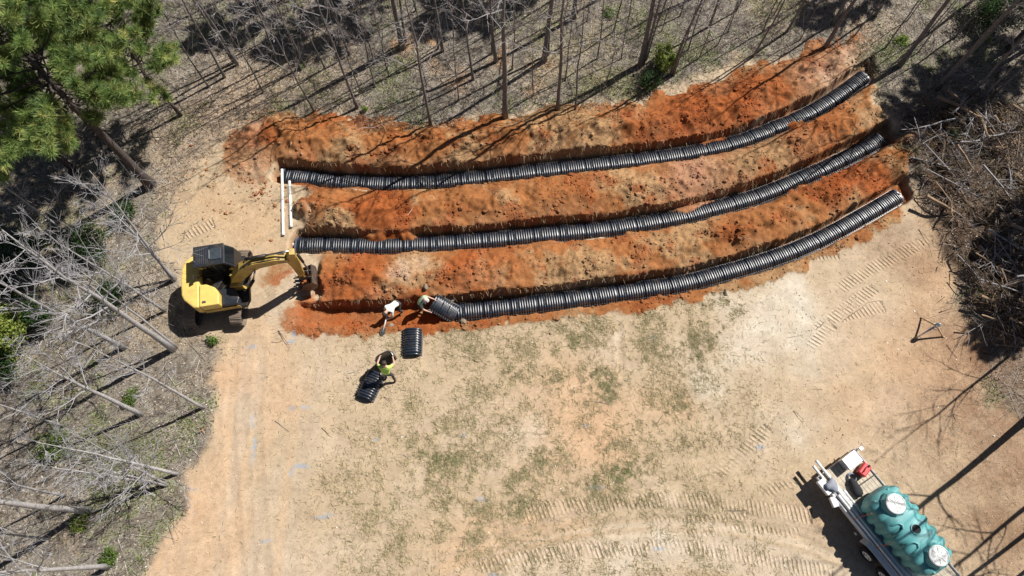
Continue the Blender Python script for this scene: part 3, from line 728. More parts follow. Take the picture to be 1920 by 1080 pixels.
# cab
cabp = MB()
x0, x1, y0, y1, z0, z1 = -.62, .98, .24, 1.20, 1.18, 2.78
prof = [(x0, z0), (x1-.12, z0), (x1, z0+.45), (x1-.10, z1-.45), (.62, z1), (x0, z1)]
cabp.prism(prof, y0+.03, y1-.03, 0, 'xz')
cab = hb(cabp, 'cab', M_cabroof, bevel=.06)
rf = MB().box((.0, (y0+y1)/2, z1+.03), (1.26, .94, .07))
for k in range(7): rf.box((-.50+k*.075, (y0+y1)/2, z1+.075), (.03, .80, .03))
rfo = hb(rf, 'cab_roof', M_cabroof, bevel=.02)
hat = MB().box((.31, (y0+y1)/2+.01, z1+.085), (.46, .52, .045)).build('roof_hatch', mat('hatch_paint', (.05, .062, .075), .3), rfo, bevel=.02)
MB().box((.05, (y0+y1)/2+.01, z1+.10), (.025, .40, .06)).build('hatch_rail', M_alu, rfo)
for nm, pr in (('side_window', [(-.5, 1.85), (.1, 1.85), (.1, 2.66), (-.5, 2.66)]), ('door_window', [(.18, 1.55), (.84, 1.55), (.78, 2.35), (.52, 2.66), (.18, 2.66)])):
    for ya, yb in ((y0+.012, y0+.026), (y1-.026, y1-.012)): MB().prism(pr, ya, yb, 0, 'xz').build(nm, M_glass, cab)
MB().add([(x1+.008, y0+.12, z0+.5), (x1+.008, y1-.12, z0+.5), (x1-.09, y1-.12, z1-.47), (x1-.09, y0+.12, z1-.47)], [(0, 1, 2, 3)]).add([(x1-.085, y0+.12, z1-.42), (x1-.085, y1-.12, z1-.42), (.645, y1-.12, z1-.02), (.645, y0+.12, z1-.02)], [(0, 1, 2, 3)]).build('windscreen', M_glass, cab)
hb(MB().tube([(-.55, .26, 1.9), (-.72, .05, 2.1), (-.78, .02, 2.25)], .02, 6).box((-.78, .02, 2.32), (.04, .16, .22)), 'mirror', M_dark)
# boom: plate girder with its knee, arm, bucket
bx = math.hypot(ELB[0]-HO[0], ELB[1]-HO[1])
def girder(path, hs, w, m, name, yoff=0):
    pts = [Vector((p[0], 0, p[1])) for p in path]; up = []; lo = []
    for i, p in enumerate(pts):
        t = (pts[min(i+1, len(pts)-1)]-pts[max(i-1, 0)]).normalized(); nrm = Vector((-t.z, 0, t.x))
        up.append((p.x+nrm.x*hs[i], p.z+nrm.z*hs[i])); lo.append((p.x-nrm.x*hs[i], p.z-nrm.z*hs[i]))
    mb = MB(); n = len(pts)
    for i in range(n-1):
        mb.prism([lo[i], lo[i+1], up[i+1], up[i]], yoff-w/2, yoff+w/2, 0, 'xz')
    return hb(mb, name, m, bevel=0)
tipx = bx; tipz = 3.25
BO = -.12
boom = girder([(.62, 1.45), (1.0, 2.15), (1.5, 2.85), (2.05, 3.22), (2.9, 3.32), (tipx, tipz)], [.16, .24, .29, .28, .22, .13], .36, M_yeld, 'boom', BO)
hb(MB().prism([(.40, 1.16), (1.05, 1.16), (.85, 1.75), (.5, 1.75)], BO-.32, BO-.2, 0, 'xz').prism([(.40, 1.16), (1.05, 1.16), (.85, 1.75), (.5, 1.75)], BO+.2, BO+.32, 0, 'xz'), 'boom_bracket', M_yeld)
for s in (-1, 1):
    y = BO+s*.27
    cyl = hb(MB().tube([(1.12, y, 1.15), (1.55, y, 1.95)], .075, 12), 'boom_cylinder', M_dark, True)
    MB().tube([(1.55, y, 1.95), (1.92, y, 2.95)], .042, 10).build('piston_rod', M_chrome, cyl, smooth=True)
hb(MB().tube([(1.75, BO+.05, 3.62), (2.6, BO+.05, 3.70)], .07, 12), 'arm_cylinder', M_dark, True)
hb(MB().tube([(2.6, BO+.05, 3.70), (tipx+.22, BO+.05, 3.78)], .042, 10), 'arm_piston_rod', M_chrome, True)
hb(MB().tube([(1.2, BO+.12, 2.75), (1.7, BO+.13, 3.42), (2.4, BO+.13, 3.56), (3.1, BO+.12, 3.55), (tipx-.1, BO+.1, 3.45)], .022, 6).tube([(1.2, BO-.12, 2.75), (1.7, BO-.13, 3.42), (2.4, BO-.13, 3.56), (3.1, BO-.12, 3.52)], .022, 6), 'hydraulic_hoses', M_black, True)
BK = P(584, 522, .95); bkx = math.cos(HY)*(BK[0]-HO[0])+math.sin(HY)*(BK[1]-HO[1])-.42
girder([(tipx+.28, 3.80), (tipx+.08, 3.2), (tipx+.10, 2.4), (bkx, .98)], [.11, .22, .17, .10], .27, M_yeld, 'arm', BO)
hb(MB().tube([(tipx+.42, BO, 3.35), (tipx+.42, BO, 2.5)], .062, 12), 'bucket_cylinder', M_dark, True)
hb(MB().tube([(tipx+.42, BO, 2.5), (tipx+.40, BO, 1.75)], .036, 10).tube([(tipx+.40, BO-.1, 1.75), (bkx+.28, BO-.1, .95)], .035, 8).tube([(tipx+.40, BO+.1, 1.75), (bkx+.28, BO+.1, .95)], .035, 8), 'bucket_linkage', M_steel, True)
bk = MB(); bw = .84
prof = [(bkx+.36, 1.08), (bkx-.1, 1.05), (bkx-.22, .85), (bkx-.1, .5)]
outp = [(bkx+.42, 1.05), (bkx+.55, .75), (bkx+.52, .40), (bkx+.30, .12), (bkx-.02, .02), (bkx-.32, .12)]
inp = [(bkx+.36, 1.0), (bkx+.49, .74), (bkx+.46, .43), (bkx+.27, .18), (bkx-.01, .09), (bkx-.30, .17)]
for i in range(5): bk.prism([outp[i], outp[i+1], inp[i+1], inp[i]], BO-bw/2, BO+bw/2, 0, 'xz')
for y in (BO-bw/2-.025, BO+bw/2): bk.prism([outp[0], outp[1], outp[2], outp[3], outp[4], outp[5], (bkx-.05, .75)][::-1], y, y+.025, 0, 'xz')
bk.box((bkx+.15, BO-.15, .98), (.5, .04, .28)).box((bkx+.15, BO+.15, .98), (.5, .04, .28))
bko = hb(bk, 'bucket', mat('bucket_steel', (.10, .085, .075), .5, .4, .3, 5, (.30, .14, .06), .8))
for k in range(5): MB().box((bkx-.40, BO-bw/2+.06+k*(bw-.12)/4, .15), (.22, .07, .05), rot=(0, .35, 0), taper=(.9, .6)).build('tooth', M_steel, bko)
# earth in the bucket belongs to nobody: a heap of its own
bc = Matrix.Rotation(HY+math.radians(2), 4, 'Z') @ Vector((bkx+.08, BO, 0))
hp = rng.uniform(-1, 1, (90, 3))*np.array((.24, .34, .16))
hp = hp+np.array((HO[0]+bc.x, HO[1]+bc.y, .33))
tag(link('soil_load', clods(hp, rng.uniform(.05, .13, 90), palette(90, [(.43, .17, .06), (.34, .12, .04)]), M_litter, 'soil_load')), 'load of orange soil held in the excavator bucket', 'soil', kind='stuff')

# ------------------------------------------------------------------ trailer with its load
ta, tb = P(1653, 935, 1.95), P(1757, 1061, 1.95)
TY = math.atan2(tb[1]-ta[1], tb[0]-ta[0])
tc = (ta+tb)/2
DZ = .66
# local frame: x back along the trailer, y toward its upper-right side; origin under the tank centre
tr_root = empty('flatbed_trailer', (tc[0], tc[1], gz(tc)), (0, 0, TY), 'white and silver flatbed trailer with timber deck carrying the teal tank', 'trailer')
def tl(x, y, z=0): 
    v = Matrix.Rotation(TY, 3, 'Z') @ Vector((x, y, z)); return Vector((tc[0]+v.x, tc[1]+v.y, gz(tc)+v.z))
X0, X1, YA, YB = -3.12, 3.1, -.92, 1.04
rails = MB()
for y in (YA, YB): rails.box(((X0+X1)/2, y, DZ-.05), (X1-X0, .07, .16))
for x in np.linspace(X0+.04, X1-.04, 7): rails.box((x, (YA+YB)/2, DZ-.09), (.07, YB-YA-.08, .08))
rails.build('frame', M_whitep, tr_root, bevel=.01)
M_plank = mat('weathered_planks', (.52, .45, .35), .85, 0, .25, 7, (.30, .25, .2), .4)
npl = 11; pw = (YB-YA-.09)/npl
plk = MB().box((0, 0, 0), (X1-X0-.05, pw-.012, .038)).mesh('deck_plank', M_plank)
for k in range(npl): link('deck_plank', plk, tr_root, ((X0+X1)/2, YA+.045+pw*(k+.5), DZ+.004*(k % 3)))
MB().tube([(X0, YB, DZ+.06), (X0+.9, YB+.0, DZ+.06), (X1, YB, DZ+.06)], .03, 8).build('side_rail', M_alu, tr_root)
# front: headboard plate, jack post, tongue
MB().box((X0+.20, .46, DZ+.26), (.46, .62, .44)).build('toolbox', M_alu, tr_root, bevel=.02)
MB().box((X0+.20, .46, DZ+.50), (.50, .66, .03)).build('toolbox_lid', M_alu, tr_root, bevel=.01)
MB().tube([(X0+.08, YB+.08, .1), (X0+.08, YB+.08, DZ+.35)], .045, 10).tube([(X0+.08, YB+.08, DZ+.33), (X0-.06, YB+.25, DZ+.38)], .02, 6).box((X0+.08, YB+.08, DZ+.38), (.12, .12, .08)).build('jack', M_alu, tr_root)
for y, n in ((YA+.06, 'front_bracket'), ): MB().box((X0+.42, y-.12, DZ+.1), (.62, .30, .2)).build(n, M_whitep, tr_root, bevel=.02)
MB().box((X0+1.05, YA-.14, DZ+.06), (.40, .24, .16), rot=(0, 0, -.3)).build('step', M_whitep, tr_root, bevel=.02)
# wheels and fenders
def wheel(x, y, s):
    w = MB().lathe([(.20, -.09), (.33, -.10), (.36, -.06), (.36, .06), (.33, .10), (.20, .09)], 28, 0, Matrix.Translation((x, y, .36)) @ Matrix.Rotation(math.pi/2, 4, 'X'))
    wo = w.build('wheel', M_tyre, tr_root, smooth=False)
    MB().lathe([(.21, -.02), (.21, .03), (.17, .045), (.09, .03), (.07, .08), (.0, .085)], 20, 0, Matrix.Translation((x, y+s*.06, .36)) @ Matrix.Rotation(-s*math.pi/2, 4, 'X'), True, False).build('rim', M_lid, wo, smooth=True)
    h = MB()
    for k in range(6):
        a = k*math.pi/3; h.box((x+.125*math.cos(a), y+s*.099, .36+.125*math.sin(a)), (.05, .012, .05))
    h.build('rim_hole', M_hole, wo)
for s, y in ((-1, YA-.24), (1, YB+.22)):
    for x in (.18, 1.06): wheel(x, y, s)
    f = MB(); path = [(-.42, .55), (-.24, .80), (.05, .86), (1.2, .86), (1.48, .80), (1.66, .55)]
    for (a, b), (c_, d) in zip(path[:-1], path[1:]): f.prism([(a, b), (c_, d), (c_, d+.018), (a, b+.018)], y-s*.19 if s > 0 else y-.03, y+.03 if s > 0 else y+.19, 0, 'xz')
    f.build('fender', M_alu, tr_root)
    MB().box((-.72, y+.02, DZ-.02), (.10, .06, .07)).build('marker_lamp', M_lid, tr_root, bevel=.01)

# septic tank
TK = empty('septic_tank', tl(.05, .22, DZ+.022), (0, 0, TY), 'teal ribbed plastic septic tank with two white lids on the trailer', 'tank')
def tank_body():
    L, Wd, Ht = 1.66, .87, 1.32; nx_, na = 100, 40; vs = []; fs = []
    for i in range(nx_+1):
        x = -L+2*L*i/nx_; e = max(0.0, 1-abs(x/L)**5)**.42; e = max(e, .02)
        c = math.cos(2*math.pi*x/.46); rib = .5+.5*math.tanh(c*2.2)
        for k in range(na):
            a = 2*math.pi*k/na; ca, sa = math.cos(a), math.sin(a)
            y = math.copysign(abs(ca)**.72, ca)*Wd; z = math.copysign(abs(sa)**.55, sa)*Ht/2
            top = max(0, sa)**6; w = 1-top*.95
            sc = (e*.62+.38 if abs(x) < L else .38)*(1-.13*(1-rib)*w)
            zz = Ht/2+z*sc*(1 if sa < 0 else (1-.02*(1-rib)))
            vs.append((x, y*sc, min(zz, Ht-.03*(1-rib)*0)))
    for i in range(nx_):
        for k in range(na):
            a = i*na+k; b = i*na+(k+1) % na; fs.append((a, b, b+na, a+na))
    fs.append(tuple(range(na))[::-1]); fs.append(tuple(nx_*na+k for k in range(na)))
    return MB().add(vs, fs)
tank_body().build('tank_shell', M_teal, TK, smooth=True)
for x in (-1.06, 1.10):
    MB().lathe([(.47, 1.16), (.47, 1.30), (.42, 1.36), (.40, 1.41), (.0, 1.41)], 10, 0, Matrix.Translation((x, .02, 0)), False, False).build('riser', M_teal, TK)
    ld = MB().lathe([(.365, 1.41), (.365, 1.455), (.33, 1.475), (.31, 1.46), (.0, 1.465)], 32, 0, Matrix.Translation((x, .02, 0)), True, False).build('lid', M_lid, TK)
    r = MB()
    for k in range(8):
        a = k*math.pi/4+.2; r.box((x+.20*math.cos(a), .02+.20*math.sin(a), 1.468), (.17, .028, .02), rot=(0, 0, a))
    r.lathe([(.06, 1.46), (.06, 1.478), (0, 1.478)], 12, 0, Matrix.Translation((x, .02, 0)), False, False)
    r.build('lid_ribs', M_lid, ld)
MB().lathe([(.20, 1.29), (.20, 1.345), (.165, 1.35), (.165, 1.315)], 24, 0, Matrix.Translation((.02, .05, 0)), False, False).build('pump_port_collar', M_teal, TK)
MB().lathe([(.0, 1.325), (.165, 1.325)], 24, 0, Matrix.Translation((.02, .05, 0)), False, False).build('pump_port_opening', M_hole, TK)
for x in (-.36, .42):
    for s in (-1,):
        p = [(x-.17, s*.76, .98), (x-.17, s*.52, 1.27), (x-.13, s*.34, 1.315), (x, s*.27, 1.32), (x+.13, s*.34, 1.315), (x+.17, s*.52, 1.27), (x+.17, s*.76, .98)]
        MB().tube(p, .05, 8).build('raised_arch', M_teal, TK, smooth=True)
for x, y in ((-1.45, -.42), (-1.5, .3), (1.5, -.4), (1.52, .35), (.5, .62), (-.5, .66)):
    MB().box((x, y, 1.10), (.14, .09, .12)).build('lifting_lug', M_teal, TK, bevel=.02)
for x in (-1.25, -.02, 1.42):
    m = MB(); pts = [(x, -1.22, .05)]+[(x, -.86*math.cos(a), .70+.64*math.sin(a)) for a in np.linspace(.25, .9, 5)] 
    m.tube([(x, -1.16, .16), (x+.02, -.95, .55), (x+.03, -.80, 1.05)], .012, 5)
    tag(m.build('tie_down_strap', M_strap, None, tl(.05, .22, DZ+.022), (0, 0, TY)), f'thin orange strap over the pipes, {("by the upper lid", "by the open port", "by the lower lid")[(-1.25, -.02, 1.42).index(x)]} of the tank', 'strap', 'straps tying down the load')

# pipes along the left side
k = 0
PL = [(-.80, 0, -3.55, 2.2), (-.56, 0, -3.65, 2.0), (-.68, 1, -2.7, 2.9), (-.92, 0, -2.4, 2.7), (-.44, 0, -2.2, 2.9), (-.68, 0, -2.5, 2.8), (-.80, 1, -2.2, 2.7)]
PLB = ['white pipe sticking out furthest forward at the trailer front, left one', 'white pipe sticking out furthest forward at the trailer front, right one', 'white pipe lying on top of the bundle, nearer the tank', 'white pipe at the outer left edge of the trailer bundle', 'white pipe at the inner edge of the bundle against the tank', 'white pipe at the bottom middle of the trailer bundle', 'white pipe lying on top of the bundle, nearer the fender']
for (y, lev, xa, xb), lb in zip(PL, PLB):
    a, b = tl(xa, y, 0), tl(xb, y, 0); z = DZ+.09+lev*.105+gz(tc)
    pipe((b.x, b.y), (a.x, a.y), .057, lb, z, z, 'white pipes loaded on the trailer')
# small load at the front of the deck
jb = MB().box((0, 0, .17), (.34, .52, .34)).build('fuel_can', M_red, None, tl(-2.34, .70, DZ+.03), (0, 0, TY+.25), bevel=.05)
tag(jb, 'red plastic fuel can standing on the trailer deck', 'fuel can')
MB().tube([(-.02, -.16, .34), (-.02, -.14, .40), (-.02, .1, .40), (-.02, .12, .34)], .02, 8).build('handle', M_red, jb, smooth=True)
MB().lathe([(.045, .33), (.045, .39), (0, .39)], 12, 0, Matrix.Translation((.03, .2, 0)), False, False).build('cap', M_black, jb)
cl = MB()
for q in range(3):
    cl.tube([((.19-.02*q)*math.cos(a), (.19-.02*q)*math.sin(a), .03+.035*q) for a in np.linspace(0, 2*math.pi, 22)], .018, 6)
tag(cl.build('hose_coil', M_greybag, None, tl(-2.36, .16, DZ+.03), (0, 0, 0), True), 'small dark coil of hose beside the red fuel can', 'hose')
bag = MB(); vs = []; fs = []
for i in range(13):
    x = -.38+.76*i/12; e = (1-(abs(x)/.39)**3.2)**.5
    for q in range(12):
        a = 2*math.pi*q/12; rr = 1+.10*math.sin(5*x*7+q*2.1)
        vs.append((x, .19*e*rr*math.cos(a)*(1+.2*math.sin(4*x)), max(0, .13+.14*e*rr*math.sin(a))))
for i in range(12):
    for q in range(12): fs.append((i*12+q, i*12+(q+1) % 12, (i+1)*12+(q+1) % 12, (i+1)*12+q))
fs += [tuple(range(12))[::-1], tuple(144+q for q in range(12))]
tag(bag.add(vs, fs).build('tool_bag', M_black, None, tl(-2.02, -.02, DZ+.025), (0, 0, TY-.25), True), 'black bag lying on the trailer deck before the tank', 'bag')
gb = MB(); vs2 = [(v[0]*.62, v[1]*1.15*(1+.25*math.sin(9*v[0])), v[2]*.55) for v in vs]
tag(gb.add(vs2, fs).build('grey_sack', M_greybag, None, tl(-2.62, -.80, DZ+.20), (0, 0, TY+1.2), True), 'grey sack on the front left corner of the trailer by the pipes', 'sack')
tag(MB().box((0, 0, .012), (1.05, .05, .025)).build('dark_bar', M_dark, None, tl(-1.95, .58, DZ+.03), (0, 0, TY+math.pi/2-.05)), 'dark bar lying across the trailer planks before the tank', 'bar')
yb = MB()
for q in range(7): yb.tube([(.1*math.cos(q), .1*math.sin(q), .02), (.05*math.cos(q+1), .06*math.sin(q+1), .12), (.13*math.cos(q+2), .12*math.sin(q+2), .03)], .02, 5)
tag(yb.build('yellow_ratchet', M_yel, None, tl(2.0, -.15, DZ+.03), (0, 0, TY)), 'yellow ratchet straps piled on the deck behind the tank', 'strap')

# ------------------------------------------------------------------ laser level on its tripod
tpc = np.array((18.13, 9.11)); tz = gz(tpc)
tp = empty('laser_level', (tpc[0], tpc[1], tz), (0, 0, 0), 'laser level on a low three-legged tripod standing on the bare sand', 'tripod')
for (u, v) in ((1727, 596), (1768, 632), (1715, 635)):
    w = P(u, v)-tpc
    leg = MB().tube([(w[0], w[1], gz(P(u, v))-tz), (w[0]*.5, w[1]*.5, .38), (w[0]*.08, w[1]*.08, .74)], [.032, .04, .045], 8).build('leg', M_wood if v < 633 else M_alu, tp, smooth=True)
    MB().lathe([(.035, -.01), (.028, .08)], 8, 0, Matrix.Translation((w[0], w[1], gz(P(u, v))-tz))).build('foot', M_wood, leg)
MB().lathe([(.07, .70), (.11, .73), (.11, .77), (.07, .78)], 16).build('tripod_head', M_alu, tp)
MB().lathe([(.06, .78), (.10, .80), (.105, .90), (.09, .95), (.055, .97), (.055, 1.02), (.0, 1.03)], 20).build('laser_unit', M_alu, tp, smooth=True)
MB().tube([(-.10, 0, .84), (-.15, 0, .90), (-.1, 0, .98)], .014, 6).build('carry_handle', M_dark, tp, smooth=True)

# ------------------------------------------------------------------ workers
def person(loc, yaw, J, shirt, sleeves, hat, label, lean=0):
    """one skinned body grown on joints; J in local coordinates, +y is where the person faces"""
    V_, E_, R_, T_ = [], [], [], []; roots = []
    def v(p, r, t): V_.append(p); R_.append(r); T_.append(t); return len(V_)-1
    def mid(a, b, f): return tuple(a[i]*(1-f)+b[i]*f for i in range(3))
    pel = v(J['pelvis'], (.155, .125), 't'); roots.append(pel)
    sp = v(J['spine'], (.15, .115), 's'); ch = v(J['chest'], (.165, .125), 's'); nk = v(J['neck'], (.058, .058), 'k'); h0 = v(J['head'], (.082, .092), 'k'); h1 = v(J['crown'], (.080, .088), 'k')
    E_ += [(pel, sp), (sp, ch), (ch, nk), (nk, h0), (h0, h1)]
    # face: nose and ears
    hd = Vector(J['head']); cr = Vector(J['crown']); upv = (cr-hd).normalized()
    side = Vector(J['shR'])-Vector(J['shL']); side.normalize(); fw = upv.cross(side).normalized()
    for q in (hd+fw*.10+upv*.01, hd+side*.095, hd-side*.095):
        a = v(tuple(hd), (.012, .012), 'k'); b = v(tuple(q), (.014, .014), 'k'); E_.append((a, b)); roots.append(a)
    for s in 'LR':
        sh = v(J['sh'+s], (.075, .07), 's'); el = v(J['el'+s], (.048, .048), 'a'); wr = v(J['wr'+s], (.032, .030), 'k'); hp_ = v(J['ha'+s], (.042, .022), 'k')
        E_ += [(ch, sh), (sh, el), (el, wr), (wr, hp_)]
        d = (Vector(J['ha'+s])-Vector(J['wr'+s])).normalized(); sd = d.orthogonal().normalized(); nn = d.cross(sd)
        for k, (o, L) in enumerate(((-.030, .062), (-.010, .075), (.010, .070), (.028, .055))):
            b0 = Vector(J['ha'+s])+sd*o; a = v(tuple(b0), (.010, .010), 'k'); b = v(tuple(b0+d*L*.55+nn*.012), (.009, .009), 'k'); c_ = v(tuple(b0+d*L*.8+nn*.042), (.008, .008), 'k')
            E_ += [(a, b), (b, c_)]; roots.append(a)
        b0 = Vector(J['wr'+s])*.5+Vector(J['ha'+s])*.5; a = v(tuple(b0), (.011, .011), 'k'); b = v(tuple(b0+sd*-.045+d*.03), (.010, .010), 'k'); E_.append((a, b)); roots.append(a)
        hi = v(J['hi'+s], (.105, .10), 't'); kn = v(J['kn'+s], (.066, .066), 't'); an = v(J['an'+s], (.05, .05), 'b'); to = v(J['to'+s], (.05, .038), 'b')
        E_ += [(pel, hi), (hi, kn), (kn, an), (an, to)]
    me = bpy.data.meshes.new('body_frame'); me.from_pydata(V_, E_, []); me.update()
    o = bpy.data.objects.new('person_frame', me); C.objects.link(o)
    sk = o.modifiers.new('skin', 'SKIN'); sk.use_smooth_shade = True
    for i, d in enumerate(me.skin_vertices[0].data): d.radius = R_[i]; d.use_root = i in roots
    sb = o.modifiers.new('sub', 'SUBSURF'); sb.levels = 2; sb.render_levels = 2
    dg = bpy.context.evaluated_depsgraph_get(); bm_ = bpy.data.meshes.new_from_object(o.evaluated_get(dg))
    bpy.data.objects.remove(o)
    bm_.materials.clear()
    for m in (shirt, M_skin, M_trouser, M_boot): bm_.materials.append(m)
    segs = [(np.array(V_[a]), np.array(V_[b]), T_[a], T_[b]) for a, b in E_]
    cen = np.array([p.center[:] for p in bm_.polygons]); best = np.full(len(cen), 9.); mi = np.zeros(len(cen), int)
    MI = {'s': 0, 'k': 1, 't': 2, 'b': 3}
    for a, b, ta_, tb_ in segs:
        e = b-a; t = np.clip(((cen-a)@e)/(e@e+1e-9), 0, 1); dd = np.linalg.norm(cen-a-t[:, None]*e, axis=1)
        if tb_ == 'a': m = np.where(t < (.95 if sleeves else .62), 0, 1)
        elif ta_ == 'a': m = np.full(len(cen), 0 if sleeves else 1)
        elif ta_ == 't' and tb_ == 's': m = np.where(t < .30, 2, 0)
        elif ta_ == 's' and tb_ == 'k': m = np.where(t < .7, 0, 1)
        elif ta_ == 't' and tb_ == 'b': m = np.where(t < .82, 2, 3)
        else: m = np.full(len(cen), MI[ta_ if ta_ != 'a' else 's'])
        mi = np.where(dd < best, m, mi); best = np.minimum(best, dd)
    bm_.polygons.foreach_set('material_index', mi.astype(np.int32)); bm_.polygons.foreach_set('use_smooth', [True]*len(bm_.polygons)); bm_.update()
    root = empty('person', loc, (0, 0, yaw), label, 'person', 'workers laying the chambers')
    link('body', bm_, root)
    # hair or cap over the crown
    q = Vector((0, 0, 1)).rotation_difference(upv).to_matrix().to_4x4()
    ctr = (hd*.35+cr*.65)
    M = Matrix.Translation(ctr) @ q
    hm = MB()
    if hat == 'hair': hm.lathe([(.098, -.05), (.110, .0), (.104, .05), (.075, .09), (.03, .112), (0, .115)], 16, 0, M, False, False); hm.build('hair', M_hair, root, smooth=True)
    else:
        hm.lathe([(.108, -.01), (.112, .03), (.098, .08), (.06, .115), (0, .125)], 16, 0, M, False, False)
        f2 = q.inverted() @ fw
        hm.prism([(.09*math.cos(a)+f2.x*.09, .09*math.sin(a)+f2.y*.09) for a in np.linspace(0, 2*math.pi, 12)[:-1]], -.005, .012, 0, 'xy', M)
        hm.build('cap', M_cap_pale, root, smooth=True)
    return root
def face_yaw(dx, dy): return math.atan2(dy, dx)-math.pi/2
stoop = dict(pelvis=(0, -.18, .90), spine=(0, .04, 1.06), chest=(0, .30, 1.16), neck=(0, .45, 1.19), head=(0, .55, 1.20), crown=(0, .66, 1.19),
             shL=(-.19, .33, 1.16), elL=(-.27, .48, .92), wrL=(-.13, .66, .80), haL=(-.07, .72, .76), shR=(.19, .33, 1.16), elR=(.27, .40, .88), wrR=(.10, .50, .70), haR=(.03, .53, .65),
             hiL=(-.10, -.17, .87), knL=(-.17, .02, .50), anL=(-.18, -.12, .09), toL=(-.20, .08, .04), hiR=(.10, -.17, .87), knR=(.18, .04, .50), anR=(.22, -.08, .09), toR=(.25, .12, .04))
stand = dict(pelvis=(0, -.08, .93), spine=(0, -.03, 1.12), chest=(0, .05, 1.34), neck=(0, .10, 1.50), head=(0, .15, 1.58), crown=(0, .18, 1.69),
             shL=(-.19, .06, 1.39), elL=(-.34, .26, 1.28), wrL=(-.27, .50, 1.24), haL=(-.25, .58, 1.23), shR=(.19, .06, 1.39), elR=(.36, .24, 1.28), wrR=(.29, .49, 1.24), haR=(.27, .57, 1.23),
             hiL=(-.10, -.08, .90), knL=(-.14, .02, .50), anL=(-.15, -.08, .09), toL=(-.17, .12, .04), hiR=(.10, -.08, .90), knR=(.17, -.05, .50), anR=(.24, -.22, .09), toR=(.28, -.03, .04))
lift = dict(pelvis=(0, -.10, .92), spine=(0, -.04, 1.10), chest=(0, .08, 1.30), neck=(0, .16, 1.44), head=(0, .22, 1.51), crown=(0, .27, 1.61),
            shL=(-.19, .10, 1.34), elL=(-.30, .22, 1.08), wrL=(-.30, .46, 1.02), haL=(-.29, .54, 1.02), shR=(.19, .10, 1.34), elR=(.31, .20, 1.08), wrR=(.31, .45, 1.02), haR=(.30, .53, 1.02),
            hiL=(-.10, -.10, .89), knL=(-.14, .06, .50), anL=(-.15, -.06, .09), toL=(-.17, .13, .04), hiR=(.10, -.10, .89), knR=(.15, .0, .50), anR=(.18, -.16, .09), toR=(.20, .03, .04))
c = P(746, 584, -.4); W1Y = face_yaw(-.60, -.80)
person((c[0], c[1], float(Hat(*c))), W1Y, stoop, M_wshirt, False, 'hair', 'worker in a pale shirt stooping in the empty trench with a shovel')
# shovel in his hands
hand = Matrix.Rotation(W1Y, 3, 'Z') @ Vector((-.07, .72, .76)); hr = Matrix.Rotation(W1Y, 3, 'Z') @ Vector((.03, .53, .65))
gzf = float(Hat(*c)); A_ = Vector((c[0]+hand.x, c[1]+hand.y, gzf+hand.z)); B_ = Vector((c[0]+hr.x, c[1]+hr.y, gzf+hr.z))
tip = Vector((*P(716, 628, .02), .05)); topv = A_+(A_-tip).normalized()*.25
sho = empty('shovel', tip, (0, 0, 0), 'long pale-handled shovel reaching from the trench onto the sand', 'shovel')
d = (topv-tip)
MB().tube([d*.10, d], .03, 8).build('handle', M_lid, sho, smooth=True)
bl = MB(); q = d.to_track_quat('Z', 'Y').to_matrix().to_4x4()
bl.prism([(-.11, .30), (-.12, .08), (-.06, -.02), (0, -.06), (.06, -.02), (.12, .08), (.11, .30), (.03, .34), (-.03, .34)], -.006, .006, 0, 'xz', q)
bl.build('blade', M_steel, sho)
c = P(797, 580, -.4)
person((c[0]-.05, c[1], float(Hat(*c))), face_yaw(.93, -.30), lift, M_gshirt, False, 'cap', 'worker in a pale green shirt lifting the tilted chamber in the trench')
c = P(732, 707, 0)
person((c[0], c[1]-.0, float(Hat(*c))), face_yaw(-.02, 1), stand, M_shirt, False, 'hair', 'worker in a hi-vis yellow shirt reaching out to an upright chamber')

